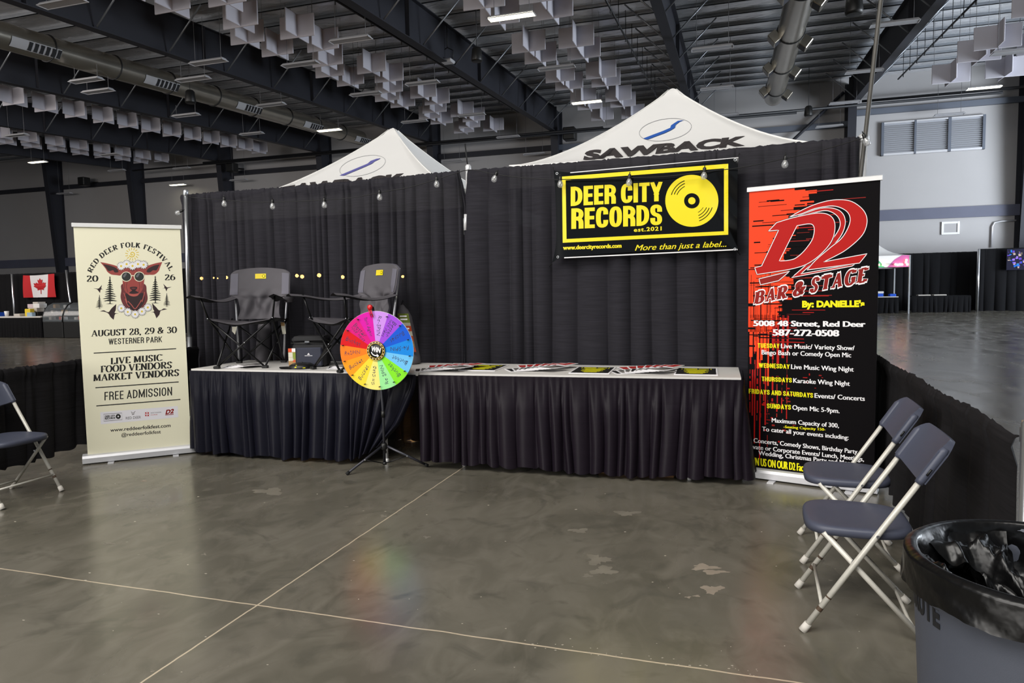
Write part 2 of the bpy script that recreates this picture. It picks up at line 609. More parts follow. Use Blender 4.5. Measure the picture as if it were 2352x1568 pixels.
# heavy block capitals: square-cut strokes with rounded bowls
BLOCK = {
    'A': (.62, [[(0, 0), (.5, 1), (1, 0)], [(.22, .25), (.78, .25)]]),
    'B': (.58, [[(0, 0), (0, 1)], [(0, 1), (.93, 1, .25), (.93, .54, .2), (0, .54)], [(0, .54), (1, .54, .25), (1, 0, .25), (0, 0)]]),
    'C': (.58, [[(1, .77), (1, 1, .36), (0, 1, .36), (0, 0, .36), (1, 0, .36), (1, .23)]]),
    'D': (.6, [[(0, 0), (0, 1)], [(0, 1), (1, 1, .38), (1, 0, .38), (0, 0)]]),
    'E': (.48, [[(0, 0), (0, 1)], [(0, 1), (1, 1)], [(0, .51), (.9, .51)], [(0, 0), (1, 0)]]),
    'F': (.47, [[(0, 0), (0, 1)], [(0, 1), (1, 1)], [(0, .5), (.9, .5)]]),
    'G': (.6, [[(1, .77), (1, 1, .36), (0, 1, .36), (0, 0, .36), (1, 0, .3), (1, .45)], [(1, .45), (.6, .45)]]),
    'H': (.6, [[(0, 0), (0, 1)], [(1, 0), (1, 1)], [(0, .52), (1, .52)]]),
    'I': (.0, [[(.5, 0), (.5, 1)]]),
    'K': (.6, [[(0, 0), (0, 1)], [(.05, .42), (1, 1)], [(.3, .6), (1, 0)]]),
    'L': (.46, [[(0, 0), (0, 1)], [(0, 0), (1, 0)]]),
    'M': (.78, [[(0, 0), (0, 1)], [(1, 0), (1, 1)], [(0, 1), (.5, .1), (1, 1)]]),
    'N': (.6, [[(0, 0), (0, 1)], [(1, 0), (1, 1)], [(0, 1), (1, 0)]]),
    'O': (.6, [[(.5, 1), (1, 1, .38), (1, 0, .38), (0, 0, .38), (0, 1, .38), (.5, 1)]]),
    'P': (.56, [[(0, 0), (0, 1)], [(0, 1), (1, 1, .3), (1, .44, .26), (0, .44)]]),
    'R': (.58, [[(0, 0), (0, 1)], [(0, 1), (1, 1, .3), (1, .49, .26), (0, .49)], [(.45, .49), (1, .46, .22), (1, 0)]]),
    'S': (.56, [[(1, .78), (1, 1, .34), (0, 1, .34), (0, .57, .24), (1, .44, .24), (1, 0, .34), (0, 0, .34), (0, .22)]]),
    'T': (.54, [[(0, 1), (1, 1)], [(.5, 1), (.5, 0)]]),
    'U': (.58, [[(0, 1), (0, 0, .36), (1, 0, .36), (1, 1)]]),
    'V': (.6, [[(0, 1), (.5, 0), (1, 1)]]),
    'W': (.9, [[(0, 1), (.25, 0), (.5, 1), (.75, 0), (1, 1)]]),
    'Y': (.58, [[(0, 1), (.5, .42)], [(1, 1), (.5, .42)], [(.5, .46), (.5, 0)]]),
    ' ': (.0, []),
}


def round_path(pts, sx, sy):
    P = [Vector((p[0] * sx, p[1] * sy)) for p in pts]
    out = [P[0]]
    for i in range(1, len(P) - 1):
        r = pts[i][2] if len(pts[i]) > 2 else 0
        if not r:
            out.append(P[i])
            continue
        a, b = (P[i - 1] - P[i]), (P[i + 1] - P[i])
        ra, rb = min(r, a.length * .5 if i > 1 else a.length * .98), min(r, b.length * .5 if i < len(P) - 2 else b.length * .98)
        p, q = P[i] + a.normalized() * ra, P[i] + b.normalized() * rb
        for k in range(9):
            t = k / 8
            out.append(p * (1 - t) ** 2 + P[i] * 2 * t * (1 - t) * (1 + 0) + q * t * t)
    out.append(P[-1])
    return out


def block_text(body, tv=.28, th=.18, gap=.05, space=.26, wide=1.0):
    V, F = [], []
    x = lev = 0
    for ch in body:
        w, strokes = BLOCK.get(ch, BLOCK[' '])
        if ch == ' ':
            x += space
            continue
        w = max(w * wide, tv)
        sx, sy = w - tv, 1 - th
        for st in strokes:
            pts = round_path(st, sx, sy)
            parts, cur = [], [pts[0]]
            for i in range(1, len(pts)):
                cur.append(pts[i])
                if i < len(pts) - 1:
                    a, b = pts[i] - pts[i - 1], pts[i + 1] - pts[i]
                    if a.length > 1e-6 and b.length > 1e-6 and a.angle(b) > 0.8:
                        parts.append(cur)
                        cur = [pts[i]]
            parts.append(cur)
            for p in parts:
                closed = (p[0] - p[-1]).length < 1e-6
                if not closed:
                    a, b = (p[0] - p[1]).normalized(), (p[-1] - p[-2]).normalized()
                    ea = tv / 2 * abs(a.x) + th / 2 * abs(a.y)
                    eb = tv / 2 * abs(b.x) + th / 2 * abs(b.y)
                    p = [p[0] + a * ea] + list(p[1:-1]) + [p[-1] + b * eb]
                v, f = ribbon([(q.x, q.y) for q in (p[:-1] if closed else p)], lambda t: tv * abs(t.y) ** 1.3 + th * (1 - abs(t.y) ** 1.3) if abs(t.x) < .25 or abs(t.y) < .25 else (tv * abs(t.y) ** 2 + th * abs(t.x) ** 2), closed)
                b0 = len(V)
                lev = (lev + 1) % 7
                V += [(x + tv / 2 + q[0], min(1, max(0, th / 2 + q[1])), lev) for q in v]
                F += [tuple(b0 + i for i in q) for q in f]
        x += w + gap
    return V, F


class Art:
    """flat printed artwork on a plane; given in photograph pixels of that plane (optionally of an enlarged crop)"""

    def __init__(s, mb, p0, normal, step=0.0006, scale=1.0, off=(0, 0), project=None):
        s.mb, s.p0, s.n = mb, Vector(p0), Vector(normal).normalized()
        s.step, s.sc, s.off = step, scale, off
        s.project = project

    def view(s, scale, off):
        a = Art(s.mb, s.p0, s.n, s.step, scale, off, s.project)
        return a

    def pt(s, x, y, layer=1):
        X, Y = s.off[0] + x / s.sc, s.off[1] + y / s.sc
        if s.project:
            p, n = s.project(X, Y)
            return p + n * (layer * s.step)
        return at_plane(X, Y, s.p0, s.n) + s.n * (layer * s.step)

    def poly(s, pts, m, layer=1, holes=()):
        loops = [list(pts)] + [list(h) for h in holes]
        L3 = [[s.pt(p[0], p[1], layer) for p in l] for l in loops]
        tris = tessellate_polygon(L3)
        s.mb.add([p for l in L3 for p in l], [tuple(t) for t in tris], m)

    def curve(s, pts, m, layer=1, n=5, holes=()):
        s.poly(catmull(pts, n, True), m, layer, [catmull(h, n, True) for h in holes])

    def line(s, pts, w, m, layer=2, closed=False):
        v, f = ribbon(pts, lambda t: w, closed)
        s.mb.add([s.pt(p[0], p[1], layer) for p in v], f, m)

    def disc(s, cx, cy, rx, ry, m, layer=1, n=32, tilt=0):
        pts = []
        for i in range(n):
            a = 2 * math.pi * i / n
            x, y = rx * math.cos(a), ry * math.sin(a)
            pts.append((cx + x * math.cos(tilt) - y * math.sin(tilt), cy + x * math.sin(tilt) + y * math.cos(tilt)))
        s.mb.add([s.pt(*p, layer) for p in pts], [tuple(range(n))], m)

    def ring(s, cx, cy, rx, ry, w, m, layer=1, n=36, a0=0, a1=360, tilt=0):
        pts = []
        for i in range(n + (0 if a1 - a0 >= 360 else 1)):
            a = rad(a0 + (a1 - a0) * i / n)
            x, y = rx * math.cos(a), ry * math.sin(a)
            pts.append((cx + x * math.cos(tilt) - y * math.sin(tilt), cy + x * math.sin(tilt) + y * math.cos(tilt)))
        s.line(pts, w, m, layer, a1 - a0 >= 360)

    def text(s, body, a, b, h, m, layer=2, bold=0.03, slant=0.0, spacing=1.0, serif=False, block=False, fat=0.0, updir=None, **kw):
        """baseline from a to b (image points), capital height h, up direction (0,-1)"""
        if serif:
            v, f, w = serif_text(body, **kw)
            x0, x1 = min(p[0] for p in v), max(p[0] for p in v)
        elif block:
            v, f = block_text(body, **kw)
            x0, x1 = min(p[0] for p in v), max(p[0] for p in v)
        else:
            v, f = glyphs(body, bold, spacing)
            if fat:  # widen the upright strokes only, as in heavy condensed faces
                n_ = len(v)
                v = [(x + o, y, k_) for k_, o in enumerate((-fat, 0, fat)) for x, y in v]
                f = [tuple(i + o * n_ for i in q) for o in range(3) for q in f]
            x0, x1 = min(p[0] for p in v), max(p[0] for p in v)
        ux, uy = (b[0] - a[0]) / (x1 - x0), (b[1] - a[1]) / (x1 - x0)
        dx, dy = updir if updir else (0, -1)
        out = []
        for q in v:
            x, y = q[0], q[1]
            xx = x - x0
            lv = layer + (q[2] * .15 if len(q) > 2 else 0)
            out.append(s.pt(a[0] + ux * xx + (dx * y + slant * y) * h, a[1] + uy * xx + dy * y * h, lv))
        s.mb.add(out, f, m)


# ------------------------------------------------------------------ the hall
def floor_material():
    m = bpy.data.materials.new('polished concrete')
    m.use_nodes = True
    nt = m.node_tree
    N, Lk = nt.nodes, nt.links
    b = N['Principled BSDF']
    tc = N.new('ShaderNodeTexCoord')

    def noise(scale, detail, dist=0.0, sc=(1, 1, 1)):
        mp = N.new('ShaderNodeMapping')
        mp.inputs['Scale'].default_value = sc
        n = N.new('ShaderNodeTexNoise')
        n.inputs['Scale'].default_value = scale
        n.inputs['Detail'].default_value = detail
        n.inputs['Distortion'].default_value = dist
        Lk.new(tc.outputs['Object'], mp.inputs[0])
        Lk.new(mp.outputs[0], n.inputs['Vector'])
        return n.outputs['Fac']

    def rng(x, a, b_, c, d):
        r = N.new('ShaderNodeMapRange')
        for i, q in enumerate((a, b_, c, d)):
            r.inputs[i + 1].default_value = q
        Lk.new(x, r.inputs[0])
        return r.outputs[0]

    def mix(f, a, c, mode='MIX'):
        x = N.new('ShaderNodeMix')
        x.data_type = 'RGBA'
        x.blend_type = mode
        if isinstance(f, float):
            x.inputs[0].default_value = f
        else:
            Lk.new(f, x.inputs[0])
        for i, q in ((6, a), (7, c)):
            if isinstance(q, tuple):
                x.inputs[i].default_value = (*q, 1)
            else:
                Lk.new(q, x.inputs[i])
        return x.outputs[2]

    def math_(op, a, c):
        x = N.new('ShaderNodeMath')
        x.operation = op
        for i, q in enumerate((a, c)):
            if q is None:
                continue
            if isinstance(q, (float, int)):
                x.inputs[i].default_value = q
            else:
                Lk.new(q, x.inputs[i])
        return x.outputs[0]

    base = mix(rng(noise(0.9, 6, 0.6), .36, .64, 0, 1), (0.102, 0.094, 0.073), (0.166, 0.152, 0.122))
    base = mix(rng(noise(5, 6, 1.4, (1, .55, 1)),   .42, .70, 0, .75), base, (0.19, 0.173, 0.141))
    base = mix(rng(noise(3.1, 5, 2.0),   .54, .74, 0, .75), base, (0.086, 0.081, 0.065))
    # worn pale scuffs
    base = mix(rng(noise(2.3, 9, 2.6, (1.3, 2.2, 1)), .735, .76, 0, .55), base, (0.42, 0.365, 0.30))
    base = mix(rng(noise(17, 4, 3.0), .78, .81, 0, .5), base, (0.55, 0.50, 0.43))
    # saw cut joints
    sep = N.new('ShaderNodeSeparateXYZ')
    Lk.new(tc.outputs['Object'], sep.inputs[0])
    wob = rng(noise(7, 3), 0, 1, -.006, .006)

    def joint(coord, at, pitch):
        q = math_('ADD', math_('SUBTRACT', coord, at), wob)
        q = math_('PINGPONG', math_('ADD', q, pitch * 20), pitch / 2)
        return math_('LESS_THAN', q, 0.0042)
    jt = math_('MAXIMUM', joint(sep.outputs[0], -1.99, 9.0), joint(sep.outputs[1], 2.482, 9.0))
    base = mix(jt, base, (0.55, 0.46, 0.34))
    Lk.new(base, b.inputs['Base Color'])
    ro = rng(noise(2.2, 6, 1.2, (1, .4, 1)), .3, .7, .15, .30)
    Lk.new(ro, b.inputs['Roughness'])
    b.inputs['Specular IOR Level'].default_value = 0.55
    bp = N.new('ShaderNodeBump')
    bp.inputs['Strength'].default_value = 0.015
    bp.inputs['Distance'].default_value = 0.02
    Lk.new(noise(6, 5, 1.0), bp.inputs['Height'])
    Lk.new(bp.outputs[0], b.inputs['Normal'])
    return m


fl = MB().add([(-80, -22, 0), (45, -22, 0), (45, 41, 0), (-80, 41, 0)], [(0, 1, 2, 3)], floor_material()).build('floor')
struct(fl)
M_PATCH = mat('worn pale concrete', (0.29, 0.245, 0.195), 0.6, noise=.25, nscale=14)
M_PATCH2 = mat('worn grey concrete', (0.205, 0.186, 0.152), 0.4, noise=.3, nscale=14)
M_FLECK = mat('pale paint fleck', (0.42, 0.38, 0.31), 0.6)
rf = random.Random(12)


def patch(px, wpx, hpx, m, seed, name='worn_patch'):
    R = random.Random(seed)
    n = 30
    pts = []
    for k in range(n):
        a_ = 2 * math.pi * k / n
        r = 1 + .32 * math.sin(3 * a_ + seed) + R.uniform(-.22, .22)
        pts.append(at_z(px[0] + wpx / 2 * r * math.cos(a_), px[1] + hpx / 2 * r * math.sin(a_), .0004 + .00005 * (seed % 5)))
    tri = tessellate_polygon([pts])
    MB().add(pts, [tuple(t) for t in tri], m).build(name, fl)


for i_, (q, w_, h_, m_) in enumerate((((1618, 1302), 56, 13, M_PATCH), ((1640, 1313), 52, 10, M_PATCH), ((1636, 1353), 44, 18, M_PATCH), ((1581, 1371), 13, 4, M_PATCH), ((1600, 1368), 16, 4, M_PATCH), ((1388, 1310), 56, 18, M_PATCH2), ((1350, 1322), 22, 8, M_PATCH2), ((1372, 1285), 50, 22, M_PATCH2), ((1440, 1178), 60, 10, M_PATCH2), ((1330, 1218), 44, 9, M_PATCH2), ((620, 1128), 60, 16, M_PATCH2), ((330, 1104), 14, 4, M_PATCH), ((250, 1248), 26, 5, M_PATCH2), ((880, 1185), 14, 6, M_PATCH2), ((980, 1233), 14, 5, M_PATCH2))):
    patch(q, w_, h_, m_, i_ + 1)
fk = MB()
for _ in range(110):
    x, y = rf.uniform(20, 2000), rf.uniform(1090, 1560)
    if rf.random() < .45:
        x, y = rf.uniform(1200, 1760), 1470 + rf.uniform(-8, 14) + (x * .0)
        y += (x - 1200) * .135
    s_ = rf.uniform(.9, 2.4)
    p_ = [at_z(x + s_ * rf.uniform(.6, 2) * math.cos(t_), y + .5 * s_ * math.sin(t_), .0005) for t_ in (0, 1.3, 2.6, 3.8, 5.1)]
    fk.add(p_, [(0, 1, 2, 3, 4)], M_FLECK)
fo = fk.build('paint_flecks', fl)
fo['kind'] = 'stuff'

M_WALL = mat('pale grey wall panel', 'A8A6A7', 0.6, noise=0.05, nscale=0.5)
M_BAND = mat('slate blue wall band', '5B5E70', 0.6, noise=0.12, nscale=1.2)
M_STEEL = mat('dark navy painted steel', '2B2C33', 0.55, spec=0.3, noise=0.08, nscale=1.0)
M_STEEL_L = mat('grey blue painted steel', '5A606C', 0.5)
M_PURLIN = mat('galvanised purlin', '8C9096', 0.42, 0.55, noise=0.1, nscale=3)
M_DUCT = mat('spiral galvanised duct', 'B4AFA4', 0.26, 0.85, noise=0.12, nscale=2.5)
M_BAFFLE = mat('white acoustic baffle', 'BDBBC4', 0.85, noise=0.04, nscale=2)
M_FIX = mat('white light housing', 'B8B8BC', 0.45)
M_FIXD = mat('unlit diffuser', '9A9A9E', 0.4)
M_LIT = mat('lit diffuser', (1.0, 0.93, 0.66), 0.4, emit=9.0)
M_WIRE = mat('grey hanger wire', '77777A', 0.5, 0.5)
M_PIPE = mat('black sprinkler pipe', '1B1C20', 0.5)
M_LOUV = mat('aluminium louvre', 'D3D6DD', 0.4, 0.25)


def foil_material():
    m = mat('foil faced roof insulation', 'E2E4E8', 0.24, 0.6)
    nt = m.node_tree
    N, Lk = nt.nodes, nt.links
    tc = N.new('ShaderNodeTexCoord')
    mp = N.new('ShaderNodeMapping')
    mp.inputs['Scale'].default_value = (1.2, 2.2, 1)
    n = N.new('ShaderNodeTexNoise')
    n.inputs['Scale'].default_value = 1.6
    n.inputs['Detail'].default_value = 3
    Lk.new(tc.outputs['Object'], mp.inputs[0])
    Lk.new(mp.outputs[0], n.inputs['Vector'])
    bp = N.new('ShaderNodeBump')
    bp.inputs['Strength'].default_value = 0.3
    bp.inputs['Distance'].default_value = 0.12
    Lk.new(n.outputs['Fac'], bp.inputs['Height'])
    Lk.new(bp.outputs[0], N['Principled BSDF'].inputs['Normal'])
    return m


YW = 40.8
ZTOP = roof(YW) + 0.8
struct(MB().box((-78, YW, 0), (32, YW + .3, ZTOP + .5), M_WALL).build('wall_back'))
struct(MB().box((-70.3, -20, 0), (-70, YW, ZTOP + .5), M_WALL).build('wall_left'))
BAY = 7.77
COLX = [13.43 - BAY * k for k in range(10)]
# slate band along the back wall, at one height on the right and lower on the left
struct(MB().box((COLX[3], YW - .12, at_y(2180, 501, YW).z), (31, YW, at_y(2180, 476, YW).z), M_BAND).build('trim_1'))
struct(MB().box((-69, YW - .12, at_y(60, 614.5, YW).z), (COLX[3], YW, at_y(60, 596, YW).z), M_BAND).build('trim_2'))
# steel girts high on the wall
for i, (x0, x1, q, dz) in enumerate(((COLX[1], 31, (2180, 243), .28), (COLX[3], COLX[1], (1800, 298), .3), (-69, COLX[3], (1000, 362), .3))):
    z = at_y(*q, YW).z
    struct(MB().box((x0, YW - .2, z - dz / 2), (x1, YW, z + dz / 2), M_STEEL_L if i < 2 else M_STEEL).build('trim_%d' % (3 + i)))
# corrugated foil roof with purlins across the bays
deck = MB()


def foil(u, v):
    y = 8.2 - 1.36 * 3 + (1.36 * 27) * v
    x = -70 + 100 * u
    s = abs(math.sin(math.pi * (y - 8.2) / 1.36))
    return Vector((x, y, roof(y) + .79 - (.030 + .014 * math.sin(x * 1.7 + int((y - 8.2) / 1.36) * 2.3)) * s ** .8))


M_FOIL = foil_material()
deck.grid(foil, 50, 27 * 8, M_FOIL)
deck.add([(-70, -16, roof(-16) + .8), (30, -16, roof(-16) + .8), (30, 4.2, roof(4.2) + .8), (-70, 4.2, roof(4.2) + .8)], [(0, 1, 2, 3)], M_FOIL)
deck.grid(lambda u, v: Vector((-70 + 100 * u, -16 + (YW + 16) * v, roof(-16 + (YW + 16) * v) + 1.0)), 2, 2, M_STEEL, False)
ceil = struct(deck.build('ceiling'))
Y = 8.2
while Y < YW - .3:
    z = roof(Y) + .80
    p = MB()
    p.box((-70, Y - .012, z - .13), (30, Y + .012, z), M_PURLIN)
    p.box((-70, Y - .012, z - .13), (30, Y + .06, z - .112), M_PURLIN)
    p.build('purlin', ceil)
    Y += 1.36


def ordinal(k):
    return ['right edge', 'right of the white tents', 'behind the right tent', 'between the two tents', 'left of the left tent', 'over the left banner stand', 'over the flag booth', 'far left', 'farthest left', 'outermost left'][k]


beam_labels = ['dark steel roof beam nearest the right edge of the hall', 'dark steel roof beam running to the column right of the louvre', 'dark steel roof beam passing above the peak of the right tent', 'dark steel roof beam between the two large baffle clusters', 'dark steel roof beam above the left tent', 'dark steel roof beam just below the left spiral duct', 'dark steel roof beam behind the single row of baffles at left', 'dark steel roof beam lowest at the far left']
for k in range(8):
    X = COLX[k]
    t = thing('roof_beam', beam_labels[k], 'beam', (X, 4, roof(4)))
    b = MB()

    def slab(x0, x1, o0, o1):
        y0, y1 = 0, YW - 1.3 - 4
        v = [(x0, y0, o0), (x1, y0, o0), (x1, y1, o0 + .056 * y1), (x0, y1, o0 + .056 * y1), (x0, y0, o1), (x1, y0, o1), (x1, y1, o1 + .056 * y1), (x0, y1, o1 + .056 * y1)]
        b.add(v, [(3, 2, 1, 0), (4, 5, 6, 7), (0, 1, 5, 4), (1, 2, 6, 5), (2, 3, 7, 6), (3, 0, 4, 7)], M_STEEL)
    slab(-.02, .02, -.79, .5)
    slab(-.16, .16, -.81, -.78)
    slab(-.16, .16, .5, .53)
    for y in np.arange(3.5, YW - 5, 6.5):  # stiffeners at the splices
        b.box((-.15, y - .015, -.78 + .056 * y), (.15, y + .015, .5 + .056 * y), M_STEEL)
    b.build('beam', t)
    if k < 7:
        for y in np.arange(9.4, YW - 5, 2.72):
            for sg in ((-1, 1) if k in (0, 1, 2) else (1,)):
                z0, z1 = -.74 + .056 * y, .56 + .056 * y
                MB().tube([(sg * .12, y, z0), (sg * 1.45, y, z1)], .028, M_PURLIN, 5).build('flange_brace', t)
col_labels = ['dark wall column at the right edge of the photo', 'dark wall column left of the louvre', 'dark wall column behind the right tent', 'dark wall column between the two tents', 'dark wall column right behind the left tent peak', 'dark wall column left of the left tent', 'dark wall column above the left end of the drape', 'dark tapered wall column above the cream banner', 'dark tapered wall column right of the flag']
for k in range(9):
    X = COLX[k]
    b = MB()
    dt, db = (1.35, .45)
    zt = roof(YW) + .5
    b.add([(-.02, -db, 0), (.02, -db, 0), (.02, 0, 0), (-.02, 0, 0), (-.02, -dt, zt), (.02, -dt, zt), (.02, 0, zt), (-.02, 0, zt)], [(3, 2, 1, 0), (4, 5, 6, 7), (0, 1, 5, 4), (1, 2, 6, 5), (2, 3, 7, 6), (3, 0, 4, 7)], M_STEEL)
    b.add([(-.2, -db, 0), (.2, -db, 0), (.2, -dt, zt), (-.2, -dt, zt), (-.2, -db - .03, 0), (.2, -db - .03, 0), (.2, -dt - .03, zt), (-.2, -dt - .03, zt)], [(0, 1, 2, 3), (7, 6, 5, 4), (0, 4, 5, 1), (1, 5, 6, 2), (2, 6, 7, 3), (3, 7, 4, 0)], M_STEEL)
    b.box((-.2, -.03, 0), (.2, -.002, zt), M_STEEL)
    tag(b.build('wall_column', loc=(0, 0, 0)), col_labels[k], 'column').location = (X, YW, 0)
# diagonal rods between two columns behind the right tent
for a, c, lb in (((1938, 212), (1760, 380), 'dark diagonal wall brace rising to the right behind the right tent'), ((1622, 250), (1790, 350), 'dark diagonal wall brace falling to the right behind the right tent')):
    P, Q = at_y(*a, YW - .35), at_y(*c, YW - .35)
    tag(MB().tube([P, Q], .09, M_STEEL, 6).build('wall_brace'), lb, 'brace')
# sprinkler mains along the wall and branch pipes under the roof
for (q, x0, x1, r, lb) in (((1296, 272), -34, 12, .07, 'upper black sprinkler main along the back wall'), ((1290, 306), -40, 3, .06, 'lower black sprinkler main along the back wall')):
    z = min(at_y(*q, YW - 1.75).z, roof(YW) - 1.0)
    tag(MB().tube([(x0, YW - 1.75, z), (x1, YW - 1.75, z)], r, M_PIPE, 6).build('sprinkler_pipe'), lb, 'pipe')
z = at_y(2100, 222, YW - .5).z
tag(MB().tube([(6.2, YW - .5, z), (30, YW - .5, z)], .07, M_PIPE, 6).build('sprinkler_pipe'), 'black sprinkler main above the wall louvre', 'pipe')
for a, c, lb in (((768, 0), (1177, 249), 'thin black sprinkler pipe running under the roof right of the middle beam'), ((1404, 20), (1503, 215), 'thin black sprinkler pipe under the roof left of the right tent peak'), ((2246, 0), (2072, 170), 'thin black sprinkler pipe under the roof above the wall louvre')):
    P, Q = at_roof(*a, .55), at_roof(*c, .55)
    Q.x = P.x = (P.x + Q.x) / 2
    d = (Q - P).normalized()
    b = MB()
    b.tube([P - d * 6, Q + d], .035, M_PIPE, 6)
    for i in range(9):
        R = P.lerp(Q, i / 8)
        b.tube([R, R + Vector((0, 0, .9))], .012, M_PIPE, 4)
        b.tube([R + Vector((0, 0, .03)), R + Vector((0, 0, -.13))], .022, M_PIPE, 5)
    tag(b.build('sprinkler_pipe'), lb, 'pipe')


# ---- spiral ducts
def duct(X, off, r, y0, y1, label, kind):
    t = thing('spiral_duct', label, 'duct', (X, y0, roof(y0) - off))
    L = y1 - y0
    d = Vector((0, 1, .056)).normalized()
    b = MB()
    pts, rs = [], []
    n = int(L / .11)
    for i in range(n + 1):
        pts.append((0, L * i / n, .056 * L * i / n))
        rs.append(r * (1.0 if i % 2 else .988))
    b.tube(pts, rs, M_DUCT, 22)
    b.build('duct', t)
    i = 0
    y = 1.2
    while y < L - 1:
        c = Vector((0, y, .056 * y))
        MB().tube([c + Vector((r * 1.03 * math.cos(a), 0, r * 1.03 * math.sin(a))) for a in np.linspace(0, 2 * math.pi, 25)[:-1]], .022, M_PIPE, 5, closed=True).build('hanger_strap', t)
        if kind == 'grille' and i % 2 == 0:
            g = MB()
            yy = y + 1.1
            for sg in (1,):
                a0, a1 = rad(-52), rad(-8)
                g.grid(lambda u, v: Vector((sg * (r + .015) * math.cos(a0 + (a1 - a0) * v), yy + 1.7 * u, .056 * (yy + 1.7 * u) + (r + .015) * math.sin(a0 + (a1 - a0) * v))), 2, 5, M_FIX)
                for q in range(6):
                    a = (a0 + a1) / 2
                    c2 = Vector((sg * (r + .02) * math.cos(a), yy + .62 + .2 * q, .056 * (yy + .62 + .2 * q) + (r + .02) * math.sin(a)))
                    up_ = Vector((-math.sin(a) * sg, 0, math.cos(a)))
                    g.add([c2 + up_ * .14 + Vector((.006, -.06, 0)), c2 + up_ * .14 + Vector((.006, .06, 0)), c2 - up_ * .14 + Vector((.006, .06, 0)), c2 - up_ * .14 + Vector((.006, -.06, 0))], [(0, 1, 2, 3)], M_PIPE)
            g.build('air_grille', t)
        if kind == 'box':
            for sg in (-1, 1):
                g = MB()
                mw = Matrix.Translation((sg * (r + .12), y + (.9 if sg > 0 else 0), .056 * y - .18)) @ Matrix.Rotation(sg * rad(38), 4, 'Y')
                g.bbox((-.16, -.26, -.24), (.16, .26, .16), M_DUCT, .02, mw)
                g.box((-.13, -.22, -.245), (.13, .22, -.241), M_STEEL, mw)
                g.build('air_outlet', t)
        y += 2.6 if kind == 'grille' else 4.6
        i += 1


duct(-21.75, .35, .42, 9, 38.5, 'long silver spiral duct with white grilles under the left roof', 'grille')
duct(1.86, .2, .45, 12, 38.6, 'silver spiral duct with angled outlets above the red banner', 'box')

# ---- acoustic baffles: interlocked pairs of white panels
def baffle_unit(label, group, hang):
    t = thing('acoustic_baffle', label, 'baffle', (0, 0, 0), 0, group)
    p = MB().bbox((-.61, -.022, 0), (.61, .022, .68), M_BAFFLE, .012).build('baffle_panel', t)
    q = MB().bbox((-.022, -.61, .02), (.022, .61, .70), M_BAFFLE, .012).build('baffle_panel', t)
    w = MB()
    w.tube([(-.55, 0, .67), (-.55, 0, hang), (.55, 0, hang), (.55, 0, .67)], .006, M_WIRE, 4, False)
    w.build('hanger_wire', t)
    return t


def rows(y0, y1, step=1.53):
    return [y0 + step * i for i in range(int((y1 - y0) / step) + 1)]


def pairs(y0, y1):
    """two units close together, then a gap"""
    out = []
    y = y0
    while y < y1:
        out += [y, y + 1.48]
        y += 4.62
    return [y for y in out if y < y1]


protos = {}
clusters = [
    ((-12.9, -14.6), pairs(14.4, 38.6), .78, 'white crossed acoustic baffle in the large cluster left of the middle beam', 'baffles left of the middle beam'),
    ((-13.75,), [y - 1.55 for y in pairs(14.4, 38.6)][::2], .80, 'white crossed acoustic baffle in the large cluster left of the middle beam', 'baffles left of the middle beam'),
    ((-5.15, -6.75), pairs(14.4, 38.6), .78, 'white crossed acoustic baffle in the cluster above and left of the right tent', 'baffles right of the middle beam'),
    ((-28.6,), rows(17.5, 38.8, 1.45), .78, 'white acoustic baffle in the row below the left spiral duct', 'baffles below the left duct'),
    ((-36.3, -37.9), rows(27.0, 38.8), .78, 'white acoustic baffle in the lowest row at the far left', 'baffles at the far left'),
    ((7.35, 8.95), pairs(15.2, 29.6), 2.1, 'white crossed acoustic baffle in the cluster at the top right corner', 'baffles at the top right'),
]
rng_ = random.Random(3)
for xs, ys, off, lb, gr in clusters:
    for ii, x in enumerate(xs):
        for y in ys:
            loc = (x + rng_.uniform(-.04, .04), y + (.0 if ii else .12), roof(y) - off)
            if off not in protos:
                protos[off] = baffle_unit(lb, gr, off + .78)
                protos[off].location = loc
            else:
                dup(protos[off], loc, rad(rng_.uniform(-3, 3)), lb, gr)


# ---- hanging strip lights
def strip_light(lit, cable):
    t = thing('strip_light', '', 'ceiling light')
    h = MB()
    L, w, wt, hh = .66, .16, .09, .085
    h.add([(-L, -w, 0), (L, -w, 0), (L, w, 0), (-L, w, 0), (-L + .05, -wt, hh), (L - .05, -wt, hh), (L - .05, wt, hh), (-L + .05, wt, hh)], [(4, 5, 6, 7), (0, 1, 5, 4), (1, 2, 6, 5), (2, 3, 7, 6), (3, 0, 4, 7)], M_FIX)
    for lo, hi in (((-L, -w, 0), (L, -w + .02, .02)), ((-L, w - .02, 0), (L, w, .02)), ((-L - .001, -w, -.002), (-L + .02, w, .02)), ((L - .02, -w, -.002), (L + .001, w, .02))):
        h.box(lo, hi, M_FIX)
    h.build('light_housing', t)
    MB().box((-L + .02, -w + .02, .012), (L - .02, w - .02, .03), M_LIT if lit else M_FIXD).build('diffuser', t)
    for x in (-.5, .5):
        MB().tube([(x, 0, hh - .01), (x, 0, cable)], .008, M_WIRE, 4, False).build('hanger_cable', t)
    return t


